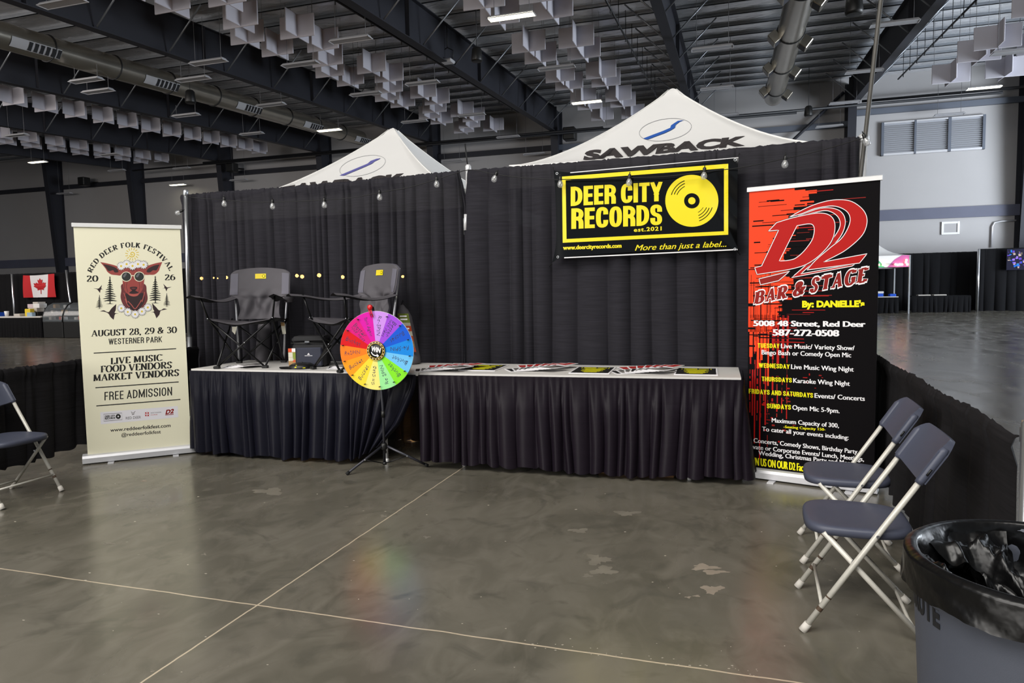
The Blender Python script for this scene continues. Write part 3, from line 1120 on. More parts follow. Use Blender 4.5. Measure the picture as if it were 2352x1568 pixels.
fx_on = [((1175, 40), 'lit strip light glowing in the baffle cluster at the top middle'), ((1348, 236), 'lit strip light glowing just above the left slope of the right tent'), ((757, 300), 'lit strip light glowing at upper left of the left tent'), ((409, 425), 'lit strip light glowing above the left end of the drape'), ((87, 373), 'lit strip light glowing at the far left edge'), ((2260, 203), 'lit strip light glowing above the wall louvre')]
fx_off = {
    'left': ([(143, 9), (478, 144), (690, 149), (198, 186), (225, 211), (443, 183), (427, 266), (622, 242), (578, 308)], 'unlit white strip light hanging around the left spiral duct', 'unlit lights around the left duct'),
    'far': ([(38, 312), (417, 387), (548, 414), (268, 392), (148, 445), (252, 356)], 'unlit white strip light hanging low at the far left of the hall', 'unlit lights at the far left'),
    'mid': ([(805, 93), (970, 192), (840, 217), (952, 280), (1083, 265), (1167, 315), (1227, 354), (1038, 370)], 'unlit white strip light hanging in the middle between and above the two tents', 'unlit lights above the tents'),
    'right': ([(1278, 157), (1415, 290), (1636, 112), (1647, 203), (1665, 265)], 'unlit white strip light hanging near the peak of the right tent', 'unlit lights near the right tent'),
    'far right': ([(2055, 55), (1985, 165), (1940, 237), (1905, 291), (2180, 264), (2340, 120)], 'unlit white strip light hanging above and right of the red banner', 'unlit lights above the red banner'),
}
OFFZ = 1.27


def put_light(lit, q, label, group):
    P = at_roof(*q, OFFZ if q != (2340, 120) else 2.55)
    if P.y > YW - 1:
        P = at_y(q[0], q[1], YW - 1.0)
    cable = roof(P.y) + .8 - P.z
    if abs(P.x + 21.75) < .85 and P.y < 38:   # hung from the duct itself
        cable = roof(P.y) - .35 - .42 - P.z
    t = strip_light(lit, cable)
    t.location = P
    tag(t, label, None, group)


for q, lb in fx_on:
    put_light(True, q, lb, 'lit strip lights')
for key, (qs, lb, gr) in fx_off.items():
    for q in qs:
        put_light(False, q, lb, gr)

# ---- pendant speakers and small black boxes
for q, off, r, lb in (((1095, 125), 1.0, .19, 'black pendant speaker below the middle roof beam'), ((1962, 8), 1.1, .24, 'black pendant speaker at the top edge above the red banner'), ((1857, 255), 1.3, .2, 'black pendant speaker against the wall left of the louvre'), ((437, 222), 1.3, .2, 'black pendant speaker under the dark beam at left')):
    P = at_roof(*q, off)
    t = thing('pendant_speaker', lb, 'speaker', P)
    MB().lathe([(0, -r * 1.25), (r * .9, -r * 1.2), (r, -r * .9), (r * .82, r * .9), (r * .55, r * 1.2), (0, r * 1.25)], M_BLACK_PL, 18).build('speaker_body', t)
    MB().lathe([(0, -r * 1.28), (r * .8, -r * 1.255)], M_BLACK_MT, 18).build('speaker_grille', t)
    MB().tube([(0, 0, r), (0, 0, 2.2)], .012, M_PIPE, 4).build('hanger_cable', t)
for q, s_, lb in (((1309, 308), .35, 'black box speaker on the wall beside the column between the tents'), ((533, 385), .3, 'black box speaker on the wall above the left drape'), ((193, 417), .3, 'black box speaker on the wall at far left')):
    P = at_y(*q, YW - 1.2)
    b = MB().bbox((-s_, -s_, -s_), (s_, s_, s_), M_BLACK_PL, .05)
    b.tube([(0, s_, 0), (0, 1.2, .1)], .06, M_BLACK_MT, 6)
    tag(b.build('wall_speaker'), lb, 'speaker').location = P
P = at_roof(1028, 137, .7)
t = thing('flood_light', 'small white flood light hung under the middle roof beam', 'light fixture', P)
MB().bbox((-.22, -.2, -.12), (.22, .2, .0), M_FIX, .04).build('lamp_head', t)
b = MB()
b.tube([(-.2, 0, 0), (-.22, 0, .3), (0, 0, .42), (.22, 0, .3), (.2, 0, 0)], .02, M_PIPE, 5)
b.tube([(0, 0, .42), (0, 0, 1.2)], .02, M_PIPE, 5)
b.build('hanger_bracket', t)

# ---- right part of the back wall: louvre, vent, conduit
t = thing('wall_louvre', 'three-section metal louvre high on the grey back wall at right', 'louvre', at_y(2022, 359, YW - .02))
A, B_, Cq, Dq = [at_y(*q, YW - .02) for q in ((2022, 359), (2260, 341), (2263, 261), (2022, 284))]
w_, h_ = B_.x - A.x, (Dq.z - A.z + Cq.z - B_.z) / 2
f = MB()
for x0, x1, z0, z1 in ((0, .12, 0, h_), (w_ - .12, w_, 0, h_), (0, w_, 0, .1), (0, w_, h_ - .08, h_), (w_ * .325, w_ * .345, 0, h_), (w_ * .65, w_ * .68, 0, h_)):
    f.box((x0, -.16 if x1 - x0 > 1 else -.17, z0), (x1, -.0, z1), M_STEEL_L if x1 - x0 < 1 else M_ALU)
f.build('louvre_frame', t)
s = MB()
for i in range(15):
    z = .1 + (h_ - .18) * i / 15
    s.add([(.1, -.13, z), (w_ - .1, -.13, z), (w_ - .1, -.03, z + .1), (.1, -.03, z + .1)], [(0, 1, 2, 3)], M_LOUV)
s.build('louvre_blades', t)
P, Q = at_y(2161.5, 539, YW - .01), at_y(2204, 508, YW - .01)
t = thing('wall_vent', 'small white framed vent on the wall below the slate band', 'vent', P)
w_, h_ = Q.x - P.x, Q.z - P.z
f = MB()
for x0, x1, z0, z1 in ((0, .1, 0, h_), (w_ - .1, w_, 0, h_), (0, w_, 0, .1), (0, w_, h_ - .1, h_)):
    f.box((x0, -.06 if x1 - x0 > .5 else -.065, z0), (x1, 0, z1), M_WHITE)
f.build('vent_frame', t)
MB().box((.08, -.03, .08), (w_ - .08, -.005, h_ - .08), M_WALL).build('vent_panel', t)
pts = [at_y(*q, YW - .06) for q in ((2277, 568), (2279, 520), (2284, 511), (2300, 508), (2334, 506))]
tag(MB().tube(pts, .05, M_ALU, 6).build('wall_conduit'), 'grey conduit bending along the wall beside the right column', 'conduit')


# ------------------------------------------------------------------ pleated cloth
def pleats(mb, path, zt, zb, m, seed, wmin=.09, wmax=.22, a_top=.02, a_bot=.045, header=0.0, pocket=0.0, nz=20, ruffle=0.008, warp=None, power=2.6, base=0.0):
    """cloth hanging from a plan path (left to right as seen from the front), bulging to the front"""
    R = random.Random(seed)
    P = [Vector((p[0], p[1], 0)) for p in path]
    seg = [(P[i + 1] - P[i]).length for i in range(len(P) - 1)]
    L = sum(seg)

    def at(s):
        s = min(max(s, 0), L)
        for i, l in enumerate(seg):
            if s <= l or i == len(seg) - 1:
                d = (P[i + 1] - P[i]).normalized()
                return P[i] + d * s, Vector((d.y, -d.x, 0))
            s -= l
    folds, x = [], 0.0
    while x < L - wmin * .6:
        w = R.uniform(wmin, wmax)
        if x + w > L - wmin * .6:
            w = L - x
        folds.append((x, w, R.uniform(.55, 1.15), R.uniform(0, 6.28), R.uniform(.3, 1.0)))
        x += w
    ts = (0.0, .035, .09, .2, .36, .5, .64, .8, .91, .965)
    cols = [(fi, t) for fi in range(len(folds)) for t in ts] + [(len(folds) - 1, 1.0)]
    vz = [0, .006, .014, .03, .045] if (header or pocket) else [0, .02]
    vs = vz + [vz[-1] + (1 - vz[-1]) * (k / nz) for k in range(1, nz + 1)]
    verts = []
    ph = R.uniform(0, 6)
    jit = [R.uniform(-1, 1) for _ in cols]
    for v in vs:
        for ci, (fi, t) in enumerate(cols):
            x0, w, amp, phi, wob = folds[fi]
            s = x0 + w * t
            edge = min(1, min(s, L - s) / .05)
            s2 = s + edge * (wob * .012 * math.sin(3.0 * v + phi) * v + .022 * v * math.sin(1.7 * s + ph) + .012 * math.sin(4.1 * s + 2.2 * v + ph) * v)
            ztop = zt(s / L)
            H = ztop - zb(s / L)
            dist = v * H
            up_ = min(1, max(0, (dist - header) / .18))
            A = (a_top * (1 - v) + a_bot * v) * up_
            d = A * amp * (1 - abs(2 * t - 1) ** power) * (1 + .25 * math.sin(2.4 * v + phi))
            d += base
            d += ruffle * math.sin(s * 2 * math.pi / .047 + 1.3 * math.sin(s * 9)) * max(0, 1 - dist / .5) * (1 if dist > header else .25)
            z = ztop - dist
            if pocket:
                q = max(0, 1 - abs(dist - pocket / 2) / (pocket / 2))
                d += .022 * math.sqrt(q)
                if dist < .02:
                    z += .006 * jit[ci]
            if v > .999:
                z += .012 * math.sin(s * 23 + phi)
            p, n = at(s2)
            q = p + n * d + Vector((0, 0, z))
            if warp:
                q = warp(q, s / L, v, n)
            verts.append(q)
    w = len(cols)
    faces = [(j * w + i, j * w + i + 1, (j + 1) * w + i + 1, (j + 1) * w + i) for j in range(len(vs) - 1) for i in range(w - 1)]
    mb.add(verts, faces, m, True)
    return mb


# ------------------------------------------------------------------ pipe and drape back wall
YD = 5.8
def pole(name, label, a, b, Y, r, m, zcap=None, base=True, thick=None):
    P, Q = at_y(*a, Y), at_y(*b, Y)
    d = (Q - P).normalized()
    F = P + d * (P.z / -d.z)
    t = thing(name, label, 'pole', (F.x, F.y, 0))
    o = Vector((F.x, F.y, 0))
    b_ = MB()
    zs = thick if thick else 1.2
    mid = F + (P - F) * (zs / P.z)
    b_.tube([F - o + Vector((0, 0, .01)), mid - o], r * 1.22, m, 14)
    b_.tube([mid - o, P - o], r, m, 14)
    b_.build('pole_tube', t)
    c = MB()
    c.lathe([(0, .035), (r * .8, .034), (r * 1.25, .02), (r * 1.25, -.02), (r, -.03)], m, 14, Matrix.Translation(P - o))
    c.build('pole_cap', t)
    if base:
        MB().bbox((-.2, -.2, 0), (.2, .2, .008), M_BLACK_MT, .003).build('base_plate', t)
    return t, P, F


M_TUBEW = mat('white painted tube', 'DADBDD', 0.3, 0.2)
pl, PL, FL = pole('drape_pole', 'silver upright pole at the left end of the black backdrop', (426.6, 443), (437, 840), YD - .13, .021, M_CHROME, thick=.95)
pm, PM, FM = pole('drape_pole', 'white upright pole where the two backdrop halves meet', (1075.6, 387), (1068, 640), YD, .021, M_TUBEW)
pr, PR, FR = pole('drape_pole', 'white upright pole at the right end of the black backdrop', (1984, 318), (1972, 640), YD, .03, M_TUBEW)
xs0, xs1 = at_y(431, 600, YD).x, at_y(1069, 600, YD).x
zA, zB = at_y(432, 447, YD).z, at_y(1069, 391.5, YD).z


def split_l(p, u, v, n):
    k = max(0, (u - .97) / .03)
    return p - Vector((.07 * k * max(0, 1 - v / .13), 0, 0))


def split_r(p, u, v, n):
    k = max(0, (.03 - u) / .03)
    return p + Vector((.06 * k * max(0, 1 - v / .16), 0, 0))


dl = pleats(MB(), [(xs0, YD - .03), (xs1 + .05, YD - .03)], lambda u: zA + (zB - zA) * u - .012 * math.sin(math.pi * u), lambda u: .004, M_DRAPE, 11, .05, .15, .028, .07, pocket=.085, nz=22, base=.008, power=1.7, warp=split_l)
tag(dl.build('backdrop_drape'), 'left half of the tall black pleated backdrop, behind the two camping chairs', 'drape', 'tall black backdrop')
xs2, xs3 = at_y(1079, 600, YD).x, at_y(1969, 500, YD).x
zC, zD = at_y(1082, 391.5, YD).z, at_y(1972, 316, YD).z
dr = pleats(MB(), [(xs2 - .04, YD - .03), (xs3, YD - .03)], lambda u: zC + (zD - zC) * u - .01 * math.sin(math.pi * u), lambda u: .004, M_DRAPE, 23, .08, .26, .034, .095, pocket=.085, nz=22, base=.008, power=2.0, warp=split_r)
tag(dr.build('backdrop_drape'), 'right half of the tall black pleated backdrop, behind the yellow and black banner', 'drape', 'tall black backdrop')
# white tube ends showing in the split by the middle pole
for a, b_, w, lb in (((1070, 492), (1069, 529), .016, 'short white tube showing in the split of the backdrop'),):
    P, Q = at_y(*a, YD - .06), at_y(*b_, YD - .06)
    tag(MB().tube([P, Q], w, M_TUBEW, 10).build('drape_tube'), lb, 'tube')
tag(MB().tube([at_y(1063.5, 501, YD - .05), at_y(1065, 539, YD - .05)], .006, M_TUBEW, 8).build('drape_hook'), 'thin white rod beside the short white tube in the backdrop split', 'rod')
# tall leaning conduit at the right end, thin rod at the middle pole
P, Q = at_y(2021, 20, 5.66), at_y(1978, 396, 5.66)
d = (P - Q).normalized()
b = MB().tube([Q - d * (Q.z / d.z) * .995, Q, P, P + d * 1.6], .0155, mat('weathered grey tube', '4E4C48', 0.55, 0.2, noise=.2, nscale=30), 10)
tag(b.build('tall_pole'), 'tall thin grey pole leaning up past the right end of the backdrop', 'pole')
P, Q = at_y(1075, 388, YD), at_y(1068, 330, YD)
tag(MB().tube([P, Q], .006, M_CORD, 6).build('thin_rod'), 'thin black rod sticking up from the middle backdrop pole', 'rod')

# ---- low side rails
ZR = .85
XL, XR = -5.12, .93
lrp = pleats(MB(), [(XL, 2.5), (XL - .02, 5.7)], lambda u: ZR + .005 * math.sin(14 * u), lambda u: .15 + .05 * math.sin(5 * u) * math.sin(11 * u), M_RAIL, 31, .07, .2, .012, .035, pocket=.09, nz=12)
tag(lrp.build('side_drape'), 'low black side drape behind the cream banner at left', 'drape')
rrp = pleats(MB(), [(XR + .06, 5.7), (XR - .02, 2.69)], lambda u: ZR + .006 * math.sin(17 * u), lambda u: .04, M_RAIL, 37, .12, .32, .010, .03, pocket=.1, nz=12, ruffle=.007)
tag(rrp.build('side_drape'), 'low black side drape behind the grey folding chairs at right', 'drape')
t = thing('rail_post', 'short shiny metal post at the near end of the right side drape', 'post', (XR - .02, 2.615, 0))
b = MB().lathe([(0.0, .925), (.012, .925), (.014, .915), (.022, .912), (.0235, .9), (.0235, .02), (.0235, 0)], M_CHROME, 24)
b.build('post_tube', t)
MB().bbox((-.14, -.14, 0), (.14, .14, .008), M_BLACK_MT, .003).build('base_plate', t)
b = MB()
b.box((-.004, .018, .83), (.004, .07, .88), M_CHROME)
b.build('rail_hook', t)

# ------------------------------------------------------------------ tables
ZT = .74


def table(label, q, feet, far):
    c = sum((Vector((p[0], p[1], 0)) for p in q), Vector()) / 4
    t = thing('folding_table', label, 'table', c)
    b = MB()
    poly = [Vector((p[0], p[1], ZT - .022)) - c for p in q]
    b.prism(poly, (0, 0, .022), M_WHITE_VINYL)
    b.build('tabletop', t)
    # crease lines of the vinyl cover lie on the top
    for (x, y) in feet + far:
        l = MB()
        l.tube([(x - c.x, y - c.y, 0), (x - c.x, y - c.y, ZT - .02)], .0125, M_ALU, 10)
        l.lathe([(0, 0), (.017, 0), (.017, .03), (.0125, .035)], M_WHITE, 12, Matrix.Translation((x - c.x, y - c.y, 0)))
        l.build('leg', t)
    return t


table('long table with white top at left, under the camping chairs', [(-4.41, 4.80), (-2.305, 4.845), (-2.32, 5.56), (-4.41, 5.54)], [(-4.316, 4.93), (-2.644, 4.933)], [(-4.316, 5.46), (-2.95, 5.47)])
table('long table with white top at right, carrying the flyers', [(-2.298, 4.85), (.05, 4.955), (.035, 5.60), (-2.31, 5.57)], [(-1.998, 4.985), (-.291, 5.0)], [(-1.7, 5.49), (-.291, 5.52)])


def warp_left(p, u, v, n):
    # the right end is drawn aside and swept back to the left
    k = max(0, (u - .80) / .20)
    if k > 0 and v > .06:
        a = min(1, (v - .06) / .94)
        p = p + Vector((-.36 * k * a ** 1.3, .10 * k * a, 0)) + Vector((0, -.035 * math.sin(5 * k + 4 * a) * k * a, .10 * k * k * max(0, a - .55) / .45 * 1.0))
    return p


sk = pleats(MB(), [(-4.425, 5.45), (-4.425, 4.80), (-4.41, 4.785), (-2.32, 4.83)], lambda u: ZT - .012, lambda u: .035 + .012 * math.sin(9 * u), M_SKIRT_B, 5, .055, .15, .016, .05, header=.055, nz=16, ruffle=.007, warp=warp_left, power=2.0, base=.004)
tag(sk.build('table_skirt'), 'blue-black satin pleated skirt on the left table', 'table skirt')


def warp_right(p, u, v, n):
    k = max(0, (u - .74) / .26)
    return p + Vector((.10 * k * v ** 1.5, -.03 * k * v, 0))


sk = pleats(MB(), [(-2.30, 4.832), (.05, 4.938), (.068, 4.95), (.062, 5.5)], lambda u: ZT - .012, lambda u: .045 + .012 * math.sin(7 * u + 1), M_SKIRT_P, 8, .055, .15, .014, .045, header=.06, nz=16, ruffle=.006, warp=warp_right, power=2.2, base=.004)
tag(sk.build('table_skirt'), 'plum-black satin pleated skirt on the right table', 'table skirt')
# cardboard carton stored under the right table, showing below the skirt
M_CARD = mat('brown cardboard', 'A97F55', 0.8, noise=.08)
t = MB().bbox((-.95, 5.02, .0), (-.40, 5.4, .3), M_CARD, .006)
tag(t.build('carton'), 'brown cardboard carton peeking out below the right table skirt', 'carton')

# ------------------------------------------------------------------ cream roll-up banner
A = at_z(190, 1068, 0)
B = at_z(451, 1040, 0)
ax = (B - A).normalized()
nrm = Vector((ax.y, -ax.x, 0))  # towards the camera


def rollup(label, A, B, ztop, mprint, mw_):
    ax = (B - A).normalized()
    nrm = Vector((ax.y, -ax.x, 0))
    c = (A + B) / 2
    Lh = (B - A).length / 2
    t = thing('banner_stand', label, 'banner stand', c)
    back = -nrm

    def loc(x, y, z):
        return ax * x + back * y + Vector((0, 0, z))
    b = MB()
    prof = [(-.012, .012), (-.012, .052), (.0, .07), (.045, .082), (.085, .066), (.097, .034), (.09, .008), (.0, .006)]
    v = []
    for sx in (-Lh, Lh):
        v += [loc(sx, y, z) for y, z in prof]
    n = len(prof)
    b.add(v, [tuple(reversed(range(n))), tuple(range(n, 2 * n))] + [(i, (i + 1) % n, n + (i + 1) % n, n + i) for i in range(n)], M_ALU)
    b.build('base_bar', t)
    for x in (-Lh * .52, Lh * .62):
        f = MB()
        f.add([loc(x - .022, .02, .007), loc(x + .022, .02, .007), loc(x + .022, -.075, .007), loc(x - .022, -.075, .007), loc(x - .022, .02, 0), loc(x + .022, .02, 0), loc(x + .022, -.075, 0), loc(x - .022, -.075, 0)], [(0, 1, 2, 3)[::-1], (4, 5, 6, 7), (0, 1, 5, 4), (1, 2, 6, 5), (2, 3, 7, 6), (3, 0, 4, 7)], M_ALU)
        f.build('foot', t)
    p = MB().tube([loc(0, .055, .05), loc(0, .05, ztop - .02)], .008, M_CHROME, 8)
    p.build('support_pole', t)
    tb = MB()
    tb.add([loc(sx, y, z) for sx in (-mw_ - .012, mw_ + .012) for y, z in ((.016, ztop - .022), (.016, ztop + .004), (.028, ztop + .010), (.044, ztop + .004), (.044, ztop - .022))], [(4, 3, 2, 1, 0), (5, 6, 7, 8, 9)] + [(i, (i + 1) % 5, 5 + (i + 1) % 5, 5 + i) for i in range(5)], M_WHITE)
    tb.build('top_bar', t)
    pn = MB()
    pn.add([loc(sx, y, z) for y in (.028, .0295) for sx, z in ((-mw_, .05), (mw_, .05), (mw_, ztop), (-mw_, ztop))], [(0, 1, 2, 3), (7, 6, 5, 4), (0, 4, 5, 1), (1, 5, 6, 2), (2, 6, 7, 3), (3, 7, 4, 0)], mprint)
    pn.build('banner_panel', t)
    p0 = c + back * .028
    return t, c, p0, nrm


def art_mesh(t, c, p0, nrm, fn, name='printed_artwork', step=.0002):
    mb = MB()
    fn(Art(mb, p0, nrm, step))
    mb.v = [tuple(Vector(v) - c) for v in mb.v]
    return mb.build(name, t)


t, c, p0, nrm = rollup('tall cream roll-up banner with a deer head in sunglasses, at left', A, B, 1.95, M_CREAM, .386)


def daisy(a, x, y, r, layer):
    for k in range(12):
        an = 2 * math.pi * k / 12
        a.disc(x + .62 * r * math.cos(an), y + .62 * r * math.sin(an), .46 * r, .24 * r, M_GREYINK, layer + .2 * (k % 3), 10, an)
    for k in range(12):
        an = 2 * math.pi * k / 12
        a.disc(x + .6 * r * math.cos(an), y + .6 * r * math.sin(an), .40 * r, .17 * r, M_WHT, layer + 1 + .2 * (k % 3), 10, an)
    a.disc(x, y, .26 * r, .26 * r, M_SUNINK, layer + 2, 14)


def fir(a, x, y0, y1, w, seed):
    R = random.Random(seed)
    h = y1 - y0
    a.line([(x, y0), (x + 1, y1 - 4)], w * .06, M_INK, 2)
    a.poly([(x - w * .28, y1), (x + w * .28, y1), (x, y1 - h * .03)], M_INK, 2)
    n = 11
    for k in range(n):
        f = (k + .6) / n
        yy = y0 + h * .9 * f
        ww = w * .5 * (f ** .9) * R.uniform(.82, 1.1)
        d = h * .07
        a.poly([(x, yy - d * .7), (x - ww, yy + d * .35), (x - ww * .72, yy + d * .5), (x - ww * .5, yy + d * .35), (x, yy + d * .45)], M_INK, 2)
        ww = w * .5 * (f ** .9) * R.uniform(.82, 1.1)
        a.poly([(x, yy - d * .7), (x + ww, yy + d * .25), (x + ww * .72, yy + d * .45), (x + ww * .5, yy + d * .3), (x, yy + d * .45)], M_INK, 2)


def goose(a, pts):
    a.curve(pts, M_DEER_D, 2, 4)


def cream_art(a):
    k = a.view(5.227, (160, 500))
    # arched heading, letter by letter
    R, cx, cy = 516, 736, 868
    word = 'RED DEER FOLK FESTIVAL'
    adv = [SERIF[ch][0] + .06 for ch in word]
    tot = sum(adv)
    span = 131.0
    s = 0
    for ch, w in zip(word, adv):
        if ch != ' ':
            a0, a1 = rad(-span / 2 + span * s / tot - 1.2), rad(-span / 2 + span * (s + w - .06) / tot - 1.2)
            p, q = (cx + R * math.sin(a0), cy - R * math.cos(a0)), (cx + R * math.sin(a1), cy - R * math.cos(a1))
            m_ = (a0 + a1) / 2
            k.text(ch, p, q, 58, M_INK, 2, serif=True, updir=(math.sin(m_), -math.cos(m_)), thick=.27, thin=.08)
        s += w
    k.text('20', (203, 766), (345, 763), 70, M_INK, 2, serif=True, thick=.24, thin=.075)
    k.text('26', (1141, 748), (1270, 745), 66, M_INK, 2, serif=True, thick=.24, thin=.075)
    # sun with spiral
    k.line([(750 + (4 + 34 * f) * math.cos(9 * f), 436 + (4 + 34 * f) * math.sin(9 * f)) for f in np.linspace(0, 1, 40)], 11, M_SUNINK, 2)
    for i in range(14):
        an = 2 * math.pi * i / 14 + .1
        k.line([(750 + 52 * math.cos(an), 436 + 50 * math.sin(an)), (750 + 84 * math.cos(an + .05), 436 + 78 * math.sin(an + .05))], 8, M_SUNINK, 2)
    # deer
    k.curve([(366, 531, 1), (440, 545), (545, 572), (600, 600), (622, 640), (612, 690), (560, 688), (500, 680), (455, 650), (432, 612), (404, 575)], M_DEER, 2)
    k.curve([(400, 556, 1), (480, 572), (560, 605), (585, 650), (540, 655), (520, 630), (470, 640), (440, 605)], M_DEER_D, 3)
    k.curve([(1112, 531, 1), (1035, 545), (940, 575), (895, 605), (880, 640), (905, 682), (960, 684), (1020, 680), (1068, 640), (1085, 595)], M_DEER, 2)
    k.curve([(1080, 560, 1), (1010, 575), (940, 612), (925, 650), (965, 655), (1000, 630), (1040, 630), (1065, 590)], M_DEER_D, 3)
    k.curve([(640, 790), (620, 880), (612, 960), (640, 1040), (690, 1090), (790, 1118), (870, 1085), (915, 1030), (936, 975), (925, 890), (890, 790)], M_DEER_M, 2)
    k.curve([(690, 900), (660, 960), (690, 1060), (790, 1115), (880, 1040), (900, 950), (870, 900), (780, 940)], M_DEER_D, 3)
    k.curve([(612, 620), (680, 592), (760, 606), (850, 592), (905, 618), (900, 700), (888, 800), (870, 870), (820, 925), (770, 942), (715, 925), (665, 880), (640, 800), (628, 700)], M_DEER, 4)
    for p in ([(700, 1000), (742, 1045), (785, 1092), (830, 1040), (862, 985)], [(650, 900), (672, 960), (690, 1020)], [(900, 890), (886, 950), (868, 1010)], [(665, 970), (690, 1040), (720, 1070)]):
        k.line(catmull(p, 5), 9, M_DEER_L, 5)
    for p in ([(700, 640), (730, 625), (755, 640), (790, 622), (815, 640)], [(690, 760), (682, 830), (700, 890)], [(830, 760), (842, 830), (825, 890)], [(655, 780), (660, 850)], [(872, 780), (868, 845)]):
        k.line(catmull(p, 5), 7, M_DEER_M, 5)
    k.curve([(722, 840), (745, 828), (800, 828), (812, 842), (795, 866), (770, 880), (745, 868)], M_DEER_D, 5)
    k.curve([(738, 846), (765, 838), (795, 846), (768, 856)], M_DEER_M, 6)
    k.curve([(715, 905), (740, 878), (768, 868), (800, 878), (830, 902), (770, 912)], M_DEER_D, 5)
    k.curve([(706, 908), (770, 918), (832, 905), (815, 934), (770, 944), (720, 932)], M_DEER_L, 6)
    for ex in (680, 836):
        k.disc(ex, 706, 64, 60, M_CREAM, 7)
        k.disc(ex, 706, 55, 52, M_GLASSINK, 8)
        k.curve([(ex - 40, 700), (ex - 10, 665), (ex + 5, 672), (ex - 22, 715)], M_GREYINK, 9)
    k.line([(738, 700), (758, 692), (778, 700)], 10, M_CREAM, 8)
    for x, y in ((618, 580), (684, 556), (755, 578), (820, 556), (888, 564)):
        daisy(k, x, y, 50, 10)
    for x, y in ((620, 1086), (698, 1130), (786, 1158), (868, 1124), (938, 1076)):
        daisy(k, x, y, 48, 10)
    fir(k, 483, 705, 1035, 190, 1)
    fir(k, 1028, 700, 1026, 180, 2)
    fir(k, 357, 925, 1092, 100, 3)
    fir(k, 1166, 905, 1066, 98, 4)
    goose(k, [(283, 846, 1), (320, 848), (350, 846), (388, 804, 1), (380, 846), (402, 858, 1), (374, 862), (364, 902, 1), (338, 868), (325, 856)])
    goose(k, [(1225, 828, 1), (1190, 832), (1166, 832), (1122, 790, 1), (1138, 835), (1115, 848, 1), (1145, 848), (1160, 884, 1), (1176, 848), (1195, 840)])
    goose(k, [(362, 1122, 1), (410, 1110), (440, 1126), (470, 1130), (500, 1090), (560, 1034, 1), (552, 1110), (540, 1140), (590, 1148, 1), (545, 1158), (528, 1224, 1), (490, 1190), (465, 1150), (420, 1128)])
    goose(k, [(1172, 1098, 1), (1130, 1088), (1100, 1106), (1070, 1108), (1040, 1075), (988, 1022, 1), (1002, 1095), (1015, 1122), (974, 1134, 1), (1012, 1140), (1042, 1206, 1), (1078, 1160), (1092, 1118), (1140, 1104)])
    q = a.view(4.48, (160, 740))
    q.text('AUGUST 28, 29 & 30', (220, 146), (1105, 107), 62, M_INK, 2, serif=True, thick=.24, thin=.075)
    q.text('WESTERNER PARK', (400, 229), (952, 204), 60, M_INK, 2, block=True, tv=.15, th=.125, gap=.12, wide=.9)
    for l in (((247, 317), (1096, 271)), ((265, 673), (1122, 613)), ((274, 860), (1140, 793))):
        q.line(list(l), 10, M_INK, 2)
    q.text('LIVE MUSIC', (420, 431), (957, 393), 64, M_INK, 2, serif=True, thick=.25, thin=.075)
    q.text('FOOD VENDORS', (318, 516), (1056, 470), 66, M_INK, 2, serif=True, thick=.25, thin=.075)
    q.text('MARKET VENDORS', (243, 606), (1130, 549), 66, M_INK, 2, serif=True, thick=.25, thin=.075)
    q.text('FREE ADMISSION', (358, 803), (1056, 750), 86, M_INK, 2, block=True, tv=.135, th=.115, gap=.13, wide=.9)
    q.poly([(314, 925), (1112, 861), (1118, 976), (321, 1049)], M_STRIP, 1)
    for w_, p in ((4, [(350, 945), (537, 932), (540, 1001), (352, 1017)]),):
        q.line(p, w_, M_INK, 2, True)
    q.text('DEER CITY', (362, 978), (470, 969), 18, M_INK, 2, bold=.05)
    q.text('RECORDS', (362, 1000), (470, 991), 18, M_INK, 2, bold=.05)
    q.disc(500, 968, 26, 26, M_INK, 2)
    q.disc(500, 968, 8, 8, M_STRIP, 3)
    q.text('RED DEER', (578, 999), (733, 988), 26, M_INK, 2, bold=.0)
    for p in ([(632, 918), (652, 935), (676, 914)], [(636, 930), (652, 950), (668, 930)], [(640, 952), (652, 944), (664, 950)]):
        q.line(p, 4, M_INK, 2)
    for i in range(4):
        an = rad(45 + 90 * i)
        q.line([(796 + 8 * math.cos(an), 945 + 8 * math.sin(an)), (796 + 26 * math.cos(an), 945 + 26 * math.sin(an))], 11, M_RED, 2)
        q.disc(796 + 20 * math.cos(an + .78), 945 + 20 * math.sin(an + .78), 4, 4, M_RED, 2, 8)
    q.line([(833, 940), (940, 931)], 9, M_STRIP, 2)
    q.text('W E S T E R N E R', (833, 938), (942, 929), 10, M_GREYINK, 3, bold=.03)
    q.text('P A R K', (835, 958), (905, 952), 8, M_RED, 3, bold=.03)
    q.text('D2', (985, 945), (1068, 932), 42, M_DRED, 2, bold=.05, slant=.25)
    q.line([(984, 954), (1070, 944)], 7, M_DRED, 2)
    q.text('www.reddeerfolkfest.com', (418, 1126), (1038, 1076), 34, M_INK, 2, bold=.018)
    q.text('@reddeerfolkfest', (532, 1176), (938, 1141), 34, M_INK, 2, bold=.012)


art_mesh(t, c, p0, nrm, cream_art)

# ------------------------------------------------------------------ red and black roll-up banner
A2 = at_z(1706, 1096, 0)
B2 = at_z(1977, 1132, 0)
B2 = A2 + (B2 - A2).normalized() * .855
t2, c2, p02, nrm2 = rollup('tall black and red roll-up banner with a big slanted red emblem, at right', A2, B2, 2.033, M_BANBLACK, .405)
ax2 = (B2 - A2).normalized()


